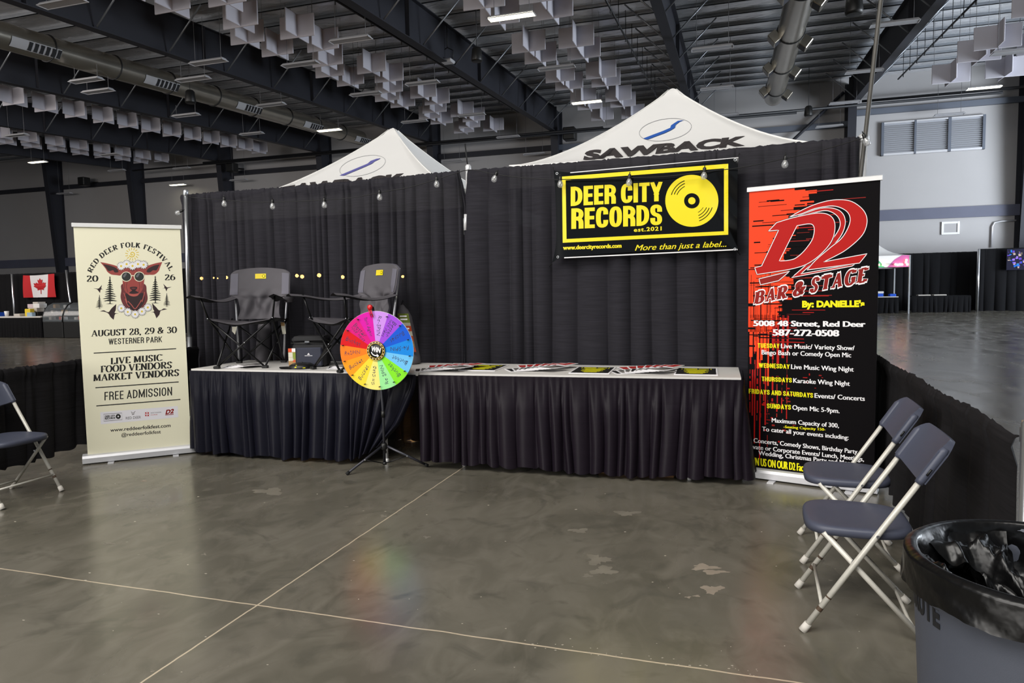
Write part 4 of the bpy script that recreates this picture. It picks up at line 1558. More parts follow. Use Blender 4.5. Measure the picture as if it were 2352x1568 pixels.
def red_art(a):
    R = random.Random(4)
    H = 2.033 - .05

    def uv(u, v, layer):
        return p02 + ax2 * (-.405 + .81 * u) + Vector((0, 0, 2.033 - H * v)) + nrm2 * (layer * .0002)

    def rect(u0, v0, u1, v1, m, layer):
        u0, u1 = max(0.001, u0), min(.999, u1)
        a.mb.add([uv(u0, v0, layer), uv(u1, v0, layer), uv(u1, v1, layer), uv(u0, v1, layer)], [(0, 3, 2, 1)], m)
    # ragged red field made of horizontal brush marks
    v = .006
    env = [(0, .36), (.02, .5), (.04, .58), (.065, .44), (.1, .40), (.16, .36), (.24, .34), (.30, .33), (.36, .34), (.40, .31), (.44, .30), (.48, .24), (.52, .12), (.56, .06)]
    while v < .50:
        h = R.uniform(.004, .012)
        e = np.interp(v, [q[0] for q in env], [q[1] for q in env])
        rect(0, v, e * R.uniform(.78, 1.12), v + h, M_ORANGE, 1)
        v += h
    for _ in range(46):   # thin red dashes further right
        v = R.uniform(.02, .56)
        e = np.interp(v, [q[0] for q in env], [q[1] for q in env])
        u0 = e + R.uniform(-.1, .15)
        rect(u0, v, u0 + R.uniform(.06, .3), v + R.uniform(.0012, .003), M_DRED if R.random() < .5 else M_RED, 1)
    for _ in range(70):   # black scratches over the red
        v = R.uniform(.03, .52)
        e = np.interp(v, [q[0] for q in env], [q[1] for q in env])
        u0 = R.uniform(0, e)
        rect(u0, v, u0 + R.uniform(.04, .26), v + R.uniform(.0008, .0045), M_BANBLACK, 2)
    for v, h in ((.40, .011), (.485, .007), (.548, .006), (.615, .02)):
        rect(0, v, .06, v + h, M_BANBLACK, 2)
    for _ in range(22):   # vertical scratches
        u = R.uniform(.02, .3)
        v = R.uniform(.25, .42)
        rect(u, v, u + R.uniform(.001, .005), v + R.uniform(.08, .25), M_BANBLACK, 2)
    # drips running down
    for u, w, v1 in ((.012, .028, .62), (.05, .022, .60), (.075, .02, .66), (.10, .024, .63), (.13, .03, .60), (.165, .012, .72), (.2, .03, .58), (.24, .02, .64), (.28, .02, .62), (.32, .016, .60)):
        rect(u, .44, u + w, v1 - .03, M_ORANGE if u < .2 else M_RED, 1)
        v = v1 - .03
        while v < v1 + .16:
            h = R.uniform(.008, .05)
            if R.random() < .72:
                rect(u + R.uniform(0, .005), v, u + w * R.uniform(.3, .7), v + h, M_RED if R.random() < .7 else M_DRED, 1)
            v += h + R.uniform(.002, .01)
    for u, v0, v1 in ((.035, .62, .80), (.055, .60, .90), (.10, .60, .955), (.145, .61, .83)):
        rect(u, v0, u + .011, v1, M_RED, 1)
    for _ in range(60):
        u, v = R.uniform(.12, .7), R.uniform(.62, .95)
        if u - .1 > (1 - v) * 1.6:
            continue
        rect(u, v, u + R.uniform(.008, .04), v + R.uniform(.001, .007), M_DRED if R.random() < .6 else M_RED, 1)
    # emblem
    k = a.view(4.356, (1700, 390))
    D = [(285, 612, 1), (365, 528, 1), (500, 487), (660, 450), (790, 432), (880, 446), (935, 495), (950, 575), (930, 680), (880, 765), (800, 850), (720, 912), (640, 955), (540, 985), (420, 1008), (170, 1046, 1), (147, 978, 1), (216, 960, 1), (386, 602, 1)]
    hole = [(570, 558, 1), (690, 540), (733, 558), (742, 612), (725, 690), (680, 762), (620, 832), (550, 886), (480, 905), (392, 912, 1)]
    sw = [(492, 474, 1), (620, 402), (760, 342), (900, 306), (1020, 299), (1120, 318), (1210, 378), (1260, 450), (1270, 530), (1240, 625), (1175, 705), (1060, 800), (960, 858), (836, 920, 1), (1272, 838, 1), (1195, 932, 1), (668, 1002, 1), (760, 900), (900, 780), (1010, 690), (1075, 590), (1102, 500), (1080, 430), (1020, 385), (940, 362), (860, 366), (740, 390), (620, 437)]
    s2 = [(560, 470, 1), (700, 415), (800, 385), (900, 380), (990, 405), (1040, 460), (1052, 540), (1020, 640), (950, 735), (850, 830), (720, 940), (606, 1040, 1), (1155, 938, 1), (1120, 962, 1), (515, 1077, 1), (690, 925), (820, 800), (925, 690), (990, 590), (1000, 520), (972, 462), (910, 420), (840, 408), (720, 432)]
    fl_ = [(188, 1090, 1), (497, 1014, 1), (385, 1108, 1), (204, 1150, 1)]
    for lay, shp, hl, m_ in ((3, fl_, None, M_DRED), (5, s2, None, M_RED), (8, sw, None, M_RED), (11, D, hole, M_RED)):
        c1 = catmull(shp, 6, True)
        k.line(c1, 15, M_BANBLACK, lay, True)
        k.poly(c1, m_, lay + 1, [catmull(hl, 6, True)] if hl else ())
        k.line(c1, 7, M_WHT, lay + 2, True)
        if hl:
            k.line(catmull(hl, 6, True), 7, M_WHT, lay + 2, True)
    # arched words
    for ch, x0, y0, x1, y1, h in (('B', 135, 1346, 240, 1326, 128), ('A', 246, 1326, 350, 1306, 134), ('R', 360, 1304, 470, 1284, 132), ('&', 520, 1270, 645, 1246, 140), ('S', 692, 1234, 780, 1216, 150), ('T', 795, 1212, 905, 1190, 150), ('A', 906, 1190, 1020, 1168, 150), ('G', 1034, 1165, 1150, 1142, 152), ('E', 1162, 1138, 1272, 1116, 146)):
        kw = dict(serif=True, slant=.16, thick=.34, thin=.14, ser=.1)
        k.text(ch, (x0 - 5, y0), (x1 + 5, y1), h, M_WHT, 13, grow=.055, **kw)
        k.text(ch, (x0 + 1, y0 - 6), (x1 - 1, y1 - 6), h - 12, M_DRED, 15, **kw)
    k.text("By: DANiELLE's", (620, 1372), (1246, 1367), 58, M_YEL2, 3, bold=.06)
    q = a.view(3.8235, (1700, 720))
    for body, p, e, h, m_, bo in (
            ('5008 48 Street, Red Deer', (115, 108), (1102, 116), 47, M_WHT, 1), ('587-272-0508', (284, 192), (871, 199), 54, M_WHT, 1),
            ('TUESDAY', (155, 300), (346, 303), 40, M_YEL2, .06), ('Live Music/ Variety Show/', (358, 303), (1006, 322), 40, M_WHT, .05),
            ('Bingo Bash or Comedy Open Mic', (188, 358), (976, 384), 40, M_WHT, .05),
            ('WEDNESDAY', (163, 473), (436, 485), 40, M_YEL2, .06), ('Live Music Wing Night', (447, 485), (998, 509), 40, M_WHT, .05),
            ('THURSDAYS', (190, 592), (454, 605), 40, M_YEL2, .06), ('Karaoke Wing Night', (466, 606), (964, 634), 40, M_WHT, .05),
            ('FRIDAYS AND SATURDAYS', (76, 700), (640, 739), 42, M_YEL2, .06), ('Events/ Concerts', (653, 738), (1096, 766), 40, M_WHT, .05),
            ('SUNDAYS', (235, 830), (446, 843), 42, M_YEL2, .06), ('Open Mic 5-9pm.', (458, 842), (874, 874), 40, M_WHT, .05),
            ('Maximum Capacity of 300,', (277, 953), (868, 1002), 38, M_WHT, .05), ('-Seating Capacity 150-', (380, 1003), (750, 1028), 22, M_YEL2, .06),
            ('To cater all your events including:', (192, 1029), (953, 1107), 38, M_WHT, .05),
            ('Concerts, Comedy Shows, Birthday Party,', (118, 1130), (1040, 1232), 38, M_WHT, .05),
            ('Private or Corporate Events/ Lunch, Meetings,', (52, 1180), (1088, 1297), 38, M_WHT, .05),
            ('Wedding, Christmas Party and More.', (160, 1240), (1005, 1335), 38, M_WHT, .05),
            ('JOIN US ON OUR D2 Facebook page', (70, 1322), (760, 1412), 66, M_YEL2, .02)):
        q.text(body, p, e, h, m_, 5, **(dict(block=True, tv=.21, th=.155, gap=.1) if body.isupper() and body.replace(' ', '').isalpha() else dict(bold=.012 if bo == 1 else 0.0, fat=.065 if bo == 1 else (.10 if 'JOIN' in body else .042))))


art_mesh(t2, c2, p02, nrm2, red_art)

# ------------------------------------------------------------------ yellow and black vinyl banner hung on the backdrop
YV = 5.635
tv = thing('vinyl_banner', 'black vinyl banner with yellow frame and yellow record, hung on the backdrop', 'banner', at_y(1480, 480, YV))
cv = tv.location.copy()
top = catmull([(108, 205), (300, 232), (560, 232), (800, 217), (1100, 203), (1370, 180), (1650, 146), (1900, 110), (2080, 82), (2232, 56)], 4)
bot = catmull([(92, 1268), (160, 1222), (250, 1205), (500, 1180), (750, 1160), (1000, 1145), (1250, 1134), (1500, 1130), (1800, 1128), (2000, 1127), (2140, 1118), (2222, 1112)], 4)
lef = catmull([(108, 205), (124, 400), (134, 650), (140, 900), (128, 1100), (92, 1268)], 4)
rig = catmull([(2232, 56), (2222, 300), (2218, 600), (2216, 900), (2222, 1112)], 4)


def samp(c, u):
    x = u * (len(c) - 1)
    i = min(int(x), len(c) - 2)
    f = x - i
    return (c[i][0] * (1 - f) + c[i + 1][0] * f, c[i][1] * (1 - f) + c[i + 1][1] * f)


def vin_pt(X, Y_):
    """point on the vinyl sheet: flat with soft ripples at the corners"""
    p = at_y(X, Y_, YV)
    dx, dz = p.x - cv.x, p.z - cv.z
    w = .004 * math.sin(3 * dx + 1.5 * dz) + .016 * math.exp(-((dx - .66) ** 2) * 30) * math.sin(12 * (dx + dz * .9))
    w += .005 * math.exp(-((dx + .75) ** 2) * 160)
    q = at_y(X, Y_, YV + w)
    return q, Vector((0, -1, 0))


mb = MB()


def coons(u, v):
    a, b, l, r = samp(top, u), samp(bot, u), samp(lef, v), samp(rig, v)
    o = []
    for i in range(2):
        o.append((1 - v) * a[i] + v * b[i] + (1 - u) * l[i] + u * r[i] - ((1 - u) * (1 - v) * top[0][i] + u * (1 - v) * top[-1][i] + (1 - u) * v * bot[0][i] + u * v * bot[-1][i]))
    q, n = vin_pt(1250 + o[0] / 5.004, 350 + o[1] / 5.004)
    return q - cv


mb.grid(lambda u, v: coons(u, 1 - v), 150, 70, M_VINBLACK)
mb.build('vinyl_sheet', tv)
mb = MB()
av = Art(mb, (0, YV, 0), (0, -1, 0), .0009, 5.004, (1250, 350), vin_pt)


def dense(pts, n=14):
    o = []
    for i in range(len(pts)):
        p, q = pts[i], pts[(i + 1) % len(pts)]
        o += [(p[0] + (q[0] - p[0]) * k / n, p[1] + (q[1] - p[1]) * k / n) for k in range(n)]
    return o


def band(a0, a1, b0, b1, m_, layer, n=24):
    """quad strip between edge a0-a1 and edge b0-b1"""
    v = []
    for k in range(n + 1):
        f = k / n
        v += [(a0[0] + (a1[0] - a0[0]) * f, a0[1] + (a1[1] - a0[1]) * f), (b0[0] + (b1[0] - b0[0]) * f, b0[1] + (b1[1] - b0[1]) * f)]
    mb.add([av.pt(*p, layer) for p in v], [(2 * i, 2 * i + 1, 2 * i + 3, 2 * i + 2) for i in range(n)], m_)


o_ = [(205, 278), (2115, 130), (2115, 945), (213, 1038)]
i_ = [(247, 320), (2066, 183), (2066, 905), (257, 995)]
for k in range(4):
    band(o_[k], o_[(k + 1) % 4], i_[k], i_[(k + 1) % 4], M_YEL, 2)
band((300, 228), (2232, 55), (300, 238), (2232, 62), M_WHT, 2)
band((230, 1204), (2222, 1108), (230, 1216), (2222, 1122), M_WHT, 2)
mb.v = [tuple(Vector(v) - cv) for v in mb.v]
mb.build('yellow_frame', tv)
for body, p, e, h, kw in (
        ('DEER CITY', (305, 617), (1362, 558), 222, dict(block=True, tv=.25, th=.175, gap=.06, wide=1.08, space=.22)), ('RECORDS', (312, 880), (1355, 832), 236, dict(block=True, tv=.25, th=.175, gap=.06, wide=1.08)),
        ('est.2021', (1030, 912), (1350, 895), 44, dict(bold=.02, spacing=1.15, fat=.02)), ('www.deercityrecords.com', (216, 1118), (890, 1093), 46, dict(bold=.02, fat=.05)),
        ('More than just a label...', (1042, 1128), (2092, 1082), 66, dict(bold=0.0, slant=.38, fat=.02))):
    mb = MB()
    av = Art(mb, (0, YV, 0), (0, -1, 0), .0009, 5.004, (1250, 350), vin_pt)
    av.text(body, p, e, h, M_YEL, 3, **kw)
    mb.v = [tuple(Vector(v) - cv) for v in mb.v]
    mb.build('banner_lettering', tv)
mb = MB()
av = Art(mb, (0, YV, 0), (0, -1, 0), .0009, 5.004, (1250, 350), vin_pt)
rc = (1697, 556)
for r0, r1, m_, lay in ((88, 305, M_YEL, 3), (42, 89, M_VINBLACK, 4), (0, 42, M_YEL, 5)):
    n = 64
    for ri in range(10):
        ra, rb = r0 + (r1 - r0) * ri / 10, r0 + (r1 - r0) * (ri + 1) / 10
        v = []
        for k in range(n):
            an = 2 * math.pi * k / n
            for r in (ra, rb):
                v.append(av.pt(rc[0] + r * math.cos(an), rc[1] + r * .978 * math.sin(an), lay))
        mb.add(v, [(2 * k, 2 * k + 1, (2 * k + 3) % (2 * n), (2 * k + 2) % (2 * n)) for k in range(n)], m_)
for r, a0, a1, w in ((245, 196, 250, 8), (215, 200, 248, 8), (185, 202, 244, 7), (245, 18, 70, 8), (215, 22, 68, 8), (185, 24, 66, 7), (150, 30, 62, 5)):
    pts = [(rc[0] + r * math.cos(rad(a0 + (a1 - a0) * k / 16)), rc[1] + r * math.sin(rad(a0 + (a1 - a0) * k / 16))) for k in range(17)]
    av.line(pts, w, M_VINBLACK, 5)
mb.v = [tuple(Vector(v) - cv) for v in mb.v]
mb.build('record_emblem', tv)
for q in ((148, 243), (2195, 86), (158, 1202), (2192, 1112)):
    p, n = vin_pt(1250 + q[0] / 5.004, 350 + q[1] / 5.004)
    MB().tube([p - cv + Vector((.009 * math.cos(x), -.003, .009 * math.sin(x))) for x in np.linspace(0, 6.28, 13)[:-1]], .0028, M_CHROME, 6, closed=True).build('grommet', tv)
for a, e in (((1272, 391), (1270, 384)), ((1696, 361), (1698, 352)), ((1269, 604), (1262, 612)), ((1690, 572), (1700, 585))):
    MB().tube([at_y(*a, YV - .004) - cv, at_y(*e, YD - .06) - cv], .0025, M_CORD, 5).build('tie_cord', tv)


# ------------------------------------------------------------------ string of clear bulbs
M_GLASS = bpy.data.materials.new('clear bulb glass')
M_GLASS.use_nodes = True
nt = M_GLASS.node_tree
nt.nodes['Principled BSDF'].inputs['Roughness'].default_value = .04
nt.nodes['Principled BSDF'].inputs['Base Color'].default_value = (.75, .76, .78, 1)
nt.nodes['Principled BSDF'].inputs['Metallic'].default_value = .35
tr = nt.nodes.new('ShaderNodeBsdfTransparent')
mx = nt.nodes.new('ShaderNodeMixShader')
lw = nt.nodes.new('ShaderNodeLayerWeight')
lw.inputs[0].default_value = .35
mr = nt.nodes.new('ShaderNodeMapRange')
mr.inputs[3].default_value = .3
mr.inputs[4].default_value = .75
nt.links.new(lw.outputs['Facing'], mr.inputs[0])
nt.links.new(mr.outputs[0], mx.inputs[0])
nt.links.new(tr.outputs[0], mx.inputs[1])
nt.links.new(nt.nodes['Principled BSDF'].outputs[0], mx.inputs[2])
nt.links.new(mx.outputs[0], nt.nodes['Material Output'].inputs['Surface'])
M_FIL = mat('bulb filament holder', 'E8E2D0', .3, .3)
YS = 5.565
st = thing('string_light', 'string of clear bulbs on a thin black cable along the top of the backdrop', 'string lights', at_y(1075, 400, YS))
so = st.location.copy()
cable_px = [(432, 452), (470, 456), (515, 459), (570, 464), (626, 464), (690, 462), (745, 459), (810, 454), (872, 442), (940, 430), (1003, 412), (1040, 400), (1075, 390), (1105, 393), (1136, 400), (1210, 409), (1287, 412), (1370, 410), (1445, 408), (1530, 405), (1617, 394), (1700, 385), (1803, 364), (1890, 344), (1978, 318), (1990, 313)]
MB().tube([at_y(*q, YS) - so for q in catmull(cable_px, 3)], .0035, M_CORD, 6).build('cable', st)
bulb_me = None
for (x, y, tilt) in ((410, 488, 70), (515, 466, 0), (626, 472, 2), (745, 469, 0), (872, 451, 0), (1003, 421, 0), (1136, 409, 25), (1287, 421, 0), (1445, 417, 5), (1617, 402, 5), (1803, 375, 3), (1990, 324, -22)):
    P = at_y(x, y, YS - .005)
    if bulb_me is None:
        ob = MB().lathe([(0.0, -.036), (.012, -.034), (.021, -.025), (.024, -.012), (.022, .002), (.014, .018), (.0115, .026)], M_GLASS, 16).build('bulb', st)
        cp = MB().lathe([(.0, .058), (.010, .057), (.013, .05), (.0135, .026), (.0125, .022), (0, .022)], M_BLACK_PL, 14)
        cp.tube([(0, 0, .055), (0, 0, .075)], .004, M_CORD, 6)
        co = cp.build('bulb_socket', ob)
        fb = MB()
        fb.tube([(0, 0, .022), (0, 0, -.004)], .004, M_FIL, 6)
        fb.tube([(-.005, 0, -.002), (-.004, 0, -.024), (0, 0, -.004), (.004, 0, -.024), (.005, 0, -.002)], .0012, M_FIL, 4)
        fo = fb.build('filament', ob)
        bulb_me = ob
        bo = ob
    else:
        bo = bulb_me.copy()
        COL.objects.link(bo)
        bo.parent = st
        for g in (co, fo):
            d = g.copy()
            COL.objects.link(d)
            d.parent = bo
    bo.location = P - so
    bo.rotation_euler = (0, rad(tilt), 0)

# ------------------------------------------------------------------ prize wheel on a tripod
WC = at_y(864.5, 805, 4.66)
WR = .298
foot_c = Vector((-2.575, 4.765, 0))
tw = thing('prize_wheel', 'colourful spinning prize wheel on a black tripod in front of the tables', 'prize wheel', foot_c)
wx = Vector((1, .07, 0)).normalized()
wn = Vector((.07, -1, 0)).normalized()


def wpt(x, z, d=0.0):
    return WC - foot_c + wx * x + Vector((0, 0, z)) + wn * d


SEG = [('C98FE8', 'Re-SPIN'), ('A04BD8', 'Better luck next'), ('1658D0', 'Bucket'), ('1687E0', 'Re-SPIN'), ('6FC1F2', 'Bucket'), ('86E52B', 'Bucket'), ('9BE89A', 'Re SPIN'), ('F5E77E', 'Gift CARD'), ('F8D93A', 'Bucket'), ('FA9D1C', 'Bucket'), ('F97E1E', 'ReSPIN'), ('D5121A', 'Bucket'), ('D9137E', 'Better luck next'), ('D813A6', 'Spin Again')]
mb = MB()
mb.lathe([(0, -.011), (WR, -.011), (WR, -.001), (0, -.001)], M_WHITE, 84, Matrix.Identity(4))
# the lathe runs round local z: turn it so that the axis is the wheel normal
mb.v = [tuple(wpt(v[0], v[1], v[2])) for v in mb.v]
M_WHEELRIM = M_WHITE
a_start = -4.7
st_ = 360 / 14
for k, (h, _) in enumerate(SEG):
    m_ = mat('wheel colour ' + str(k), h, .5, spec=.15)
    n = 10
    vs = []
    for i in range(n + 1):
        an = rad(a_start + st_ * (k + i / n))
        vs += [wpt(.05 * math.sin(an), .05 * math.cos(an), .0004), wpt((WR - .001) * math.sin(an), (WR - .001) * math.cos(an), .0004)]
    mb.add(vs, [(2 * i, 2 * i + 2, 2 * i + 3, 2 * i + 1) for i in range(n)], m_)
mb.build('wheel_disc', tw)
M_PEN = mat('marker pen writing', '2A2550', .5)
for k, (_, word) in enumerate(SEG):
    an = rad(a_start + st_ * (k + .5))
    rdir = Vector((math.sin(an), math.cos(an)))
    tdir = -rdir  # reading direction runs from the rim to the hub
    up2 = Vector((-tdir.y, tdir.x))
    mb = MB()
    lines = [word] if len(word) < 11 else (['Better', 'luck next'] if 'luck' in word else [word])
    for li, wd in enumerate(lines):
        v, f = glyphs(wd, -.012, 1.05)
        x0, x1 = min(p[0] for p in v), max(p[0] for p in v)
        Lw = min(.145, .021 * len(wd))
        sc = Lw / (x1 - x0)
        hh = min(sc, .034)
        offy = -.5 * hh + ((.014 - .03 * li) if len(lines) > 1 else 0)
        base = rdir * (WR - .035)
        out = []
        for x, y in v:
            p = base + tdir * ((x - x0) * sc + y * hh * .12) + up2 * (offy + y * hh + .004 * math.sin(9 * x + k))
            out.append(wpt(p.x, p.y, .0012))
        mb.add(out, f, M_PEN)
    mb.build('handwriting', tw)
pg = MB()
for k in range(14):
    an = rad(a_start + st_ * k)
    p = wpt((WR - .026) * math.sin(an), (WR - .026) * math.cos(an), 0)
    pg.tube([p, p + wn * .022], .0042, M_BLACK_PL, 8)
pg.build('pegs', tw)
hb = MB()


def wlathe(prof, m_, n=40):
    b0 = len(hb.v)
    hb.lathe(prof, m_, n)
    for i in range(b0, len(hb.v)):
        v = hb.v[i]
        hb.v[i] = tuple(wpt(v[0], v[1], v[2]))


M_HUBBROWN = mat('brown hub ring', '4A1E12', .4)
wlathe([(0, .012), (.056, .012), (.056, .003)], M_BLACK_PL)
wlathe([(.056, .0135), (.071, .0135), (.072, .001)], M_HUBBROWN)
wlathe([(.0545, .0138), (.0575, .0138)], M_SUNINK)
wlathe([(.069, .0138), (.072, .0138)], M_SUNINK)
M_DOT = mat('cream hub dots', 'F3E4C0', .4)
for k in range(16):
    an = 2 * math.pi * k / 16
    hb.add([wpt(.0635 * math.sin(an) + .0042 * math.cos(q), .0635 * math.cos(an) + .0042 * math.sin(q), .0142) for q in np.linspace(0, 2 * math.pi, 9)[:-1]], [tuple(reversed(range(8)))], M_DOT)
v, f = glyphs('WiN', .05)
x0, x1 = min(p[0] for p in v), max(p[0] for p in v)
ca, sa = math.cos(rad(-12)), math.sin(rad(-12))
pp = []
for x, y in v:
    X, Y_ = ((x - x0) / (x1 - x0) - .5) * .078, (y - .5) * .034 + .01
    pp.append(wpt(X * ca - Y_ * sa, X * sa + Y_ * ca, .0132))
hb.add(pp, f, M_WHT)
arc = [(.036 * math.sin(rad(x)), .036 * math.cos(rad(x))) for x in np.linspace(255, 160, 14)]
v, f = ribbon(arc, lambda t: .008)
hb.add([wpt(x, y, .0132) for x, y in v], f, M_WHT)
e = arc[-1]
hb.add([wpt(e[0] + .014, e[1] - .006, .0132), wpt(e[0] - .004, e[1] + .014, .0132), wpt(e[0] - .004, e[1] - .016, .0132)], [(0, 1, 2)], M_WHT)
hb.build('hub', tw)
M_REDPL = mat('red plastic', 'D01418', .3)
pt_ = MB()
c0 = wpt(-.035, WR + .028, .012)
pt_.lathe([(0, -.012), (.016, -.012), (.02, -.006), (.02, .006), (.016, .012), (0, .012)], M_REDPL, 20, Matrix.Translation(c0) @ Matrix.Rotation(rad(90), 4, 'X'))
for dx in (-.012, .004):
    pt_.tube([c0 + Vector((dx, 0, -.012)), c0 + Vector((dx + .022, -.004, -.075))], [.0055, .003], M_REDPL, 8)
pt_.build('pointer', tw)
b = MB()
b.tube([wpt(-.03, WR + .02, -.03), wpt(-.015, .1, -.04), wpt(0, 0, -.045)], .009, M_BLACK_MT, 8)
b.tube([wpt(-.03, WR + .025, -.03), wpt(-.033, WR + .028, .005)], .008, M_BLACK_MT, 8)
b.tube([wpt(0, 0, -.05), wpt(0, 0, .003)], .012, M_BLACK_MT, 10)
b.build('wheel_bracket', tw)
M_POLEGR = mat('grey black tripod tube', '3B3B42', .35, .4)
pole_top = wpt(.0, 0, -.05)
b = MB()
b.tube([Vector((0, 0, .03)), Vector((0, 0, .45)), pole_top], [.0105, .0105, .0085], M_POLEGR, 12)
b.tube([Vector((0, 0, .40)), Vector((0, 0, .45))], .015, M_BLACK_PL, 12)
b.build('tripod_pole', tw)
b = MB()
b.lathe([(0, .2), (.018, .2), (.024, .185), (.024, .155), (.014, .145), (0, .145)], M_BLACK_PL, 16)
b.lathe([(0, .05), (.016, .05), (.016, .03), (0, .03)], M_BLACK_PL, 14)
b.build('tripod_collar', tw)
feet = [Vector((-2.756, 4.512, 0)) - foot_c, Vector((-2.267, 4.883, 0)) - foot_c, Vector((-.13, .27, 0))]
for ft in feet:
    b = MB()
    d = ft.normalized()
    s0 = Vector((0, 0, .175)) + d * .02
    e0 = ft + Vector((0, 0, .012))
    b.tube([s0, e0], .0095, M_POLEGR, 10)
    b.tube([e0 + (s0 - e0) * .06, e0 - (s0 - e0) * .02], .0125, M_RUBBER, 10)
    mid = s0.lerp(e0, .5)
    b.tube([mid, Vector((0, 0, .042)) + d * .012], .004, M_BLACK_MT, 6)
    b.tube([mid - Vector((0, 0, .0)) + d.cross(Vector((0, 0, 1))) * .011, mid - d.cross(Vector((0, 0, 1))) * .011], .006, M_CHROME, 8)
    b.build('tripod_leg', tw)

# ------------------------------------------------------------------ camping chairs on the left table
M_CAMP = mat('charcoal camping chair fabric', '504D52', .75, noise=.14, nscale=8)
M_CAMP_L = mat('grey camping chair side panel', '63616C', .7)
M_MESH = mat('dark mesh pocket', '1D1D22', .8)
M_TUBEB = mat('black chair tube', '121214', .35, .4)
M_TUBES = mat('grey steel chair tube', 'B4B5BA', .3, .5)
M_TAGP = mat('paper tag', 'DAD6C4', .6)
M_TAGG = mat('green tag print', '8A9A3A', .6)
M_TAGO = mat('orange tag print', 'D9542A', .6)
M_TAGB = mat('tan tag print', 'B08A58', .6)


def camp_chair(label, loc, rz, seed, cup):
    t = thing('camping_chair', label, 'camping chair', loc, rz, 'charcoal camping chairs')
    R = random.Random(seed)
    FL_, FR_, BL_, BR_ = Vector((-.205, -.235, .012)), Vector((.205, -.235, .012)), Vector((-.205, .235, .012)), Vector((.205, .235, .012))
    sFL, sFR = Vector((-.275, -.20, .425)), Vector((.275, -.20, .425))
    sBL, sBR = Vector((-.25, .235, .385)), Vector((.25, .235, .385))
    for a, b_ in ((FL_, sFR), (FR_, sFL), (FL_, sBL + Vector((0, 0, .02))), (BL_, sFL), (FR_, sBR + Vector((0, 0, .02))), (BR_, sFR), (BL_, sBR), (BR_, sBL)):
        MB().tube([a, b_], .0085, M_TUBEB, 8).build('cross_leg', t)
    for sx, f0 in ((-1, BL_), (1, BR_)):
        MB().tube([f0, Vector((sx * .222, .27, .38)), Vector((sx * .255, .325, .82))], .0105, M_TUBES, 8).build('back_post', t)
        MB().tube([Vector((sx * .275, -.20, .425)), Vector((sx * .315, -.245, .615))], .0085, M_TUBEB, 8).build('arm_post', t)
    for f0 in (FL_, FR_, BL_, BR_):
        MB().bbox(f0 + Vector((-.026, -.02, -.012)), f0 + Vector((.026, .02, .012)), M_BLACK_PL, .006).build('foot', t)
    rv = MB()
    for p in (sFL, sFR, FL_.lerp(sFR, .5), (FL_.lerp(sBL, .5)), (FR_.lerp(sBR, .5)), FL_, FR_):
        for dy in (-.011, .011):
            rv.lathe([(0, .004), (.005, .003), (.006, 0), (0, -.004)], M_CHROME, 8, Matrix.Translation(p + Vector((0, dy, 0))) @ Matrix.Rotation(rad(90), 4, 'X'))
    rv.build('rivets', t)
    # seat sling
    s = MB()

    def seat(u, v):
        x = -.285 + .57 * u
        y = -.225 + .45 * v
        z = .43 - .035 * v - .05 * math.sin(math.pi * u) * (.45 + .55 * math.sin(math.pi * min(1, v + .1)))
        z += .006 * math.sin(9 * u + 5 * v + seed) * math.sin(math.pi * u)
        if v < .06:
            z -= .012 + .012 * math.sin(math.pi * u)
        return Vector((x * (1 - .08 * v), y, z))
    s.grid(seat, 24, 18, M_CAMP)
    s.grid(lambda u, v: seat(1 - u, v) - Vector((0, 0, .006)), 24, 18, M_MESH)
    s.build('seat', t)
    # back panel: wide padded top, narrower wrinkled lower part
    bk = MB()

    def back(u, v, front=True):
        z = .40 + .445 * v
        top_ = max(0, min(1, (v - .42) / .06))
        hw = .20 - .02 * math.sin(math.pi * min(1, v / .45)) + .075 * top_
        if v > .9:
            hw -= .05 * ((v - .9) / .1) ** 2
        x = (2 * u - 1) * hw
        y = .225 + .095 * v
        sag = .05 * (1 - (2 * u - 1) ** 2) * (1.15 - .5 * v)
        wr = 0
        if v < .62:
            k = math.sin(math.pi * min(1, v / .62))
            wr = .016 * k * (math.sin(16 * u + 5 * v + seed) + .7 * math.sin(27 * u - 9 * v + 2 * seed) + .5 * math.sin(11 * u + 17 * v))
        puff = .022 * top_ * math.sqrt(max(0, 1 - (2 * u - 1) ** 4))
        z += .022 * top_ * (1 - (2 * u - 1) ** 2) * max(0, (v - .6) / .4)
        if front:
            return Vector((x, y + sag - puff + wr - .012, z))
        return Vector((x, y + sag + puff * .6 + wr + .006, z))
    bk.grid(lambda u, v: back(u, v), 34, 34, M_CAMP)
    bk.grid(lambda u, v: back(1 - u, v, False), 34, 34, M_MESH)
    for u0 in (0.0, 1.0):
        bk.grid(lambda u, v: back(u0, v).lerp(back(u0, v, False), u if u0 else 1 - u), 1, 34, M_CAMP_L)
    bk.grid(lambda u, v: back(u, 1.0).lerp(back(u, 1.0, False), v), 34, 1, M_CAMP_L)
    bk.build('backrest', t)
    for u0, u1 in ((.015, .135), (.865, .985)):
        sp = MB()
        sp.grid(lambda u, v: back(u0 + (u1 - u0) * u, .5 + .42 * v) + Vector((0, -.003, 0)), 4, 12, M_CAMP_L)
        sp.build('side_patch', t)
    # yellow patch
    pa = MB()

    def patch(u, v, d):
        return back(.41 + .18 * u, .80 + .09 * v) + Vector((0, -d, 0))
    pa.grid(lambda u, v: patch(u, v, .004), 4, 3, M_YEL)
    ink = MB()
    for x0, y0, x1, y1 in ((.06, .08, .62, .2), (.06, .34, .6, .5), (.06, .62, .6, .80), (.03, .9, .97, .95)):
        pa.grid(lambda u, v: patch(x0 + (x1 - x0) * u, y0 + (y1 - y0) * v, .005), 2, 1, M_SUNINK)
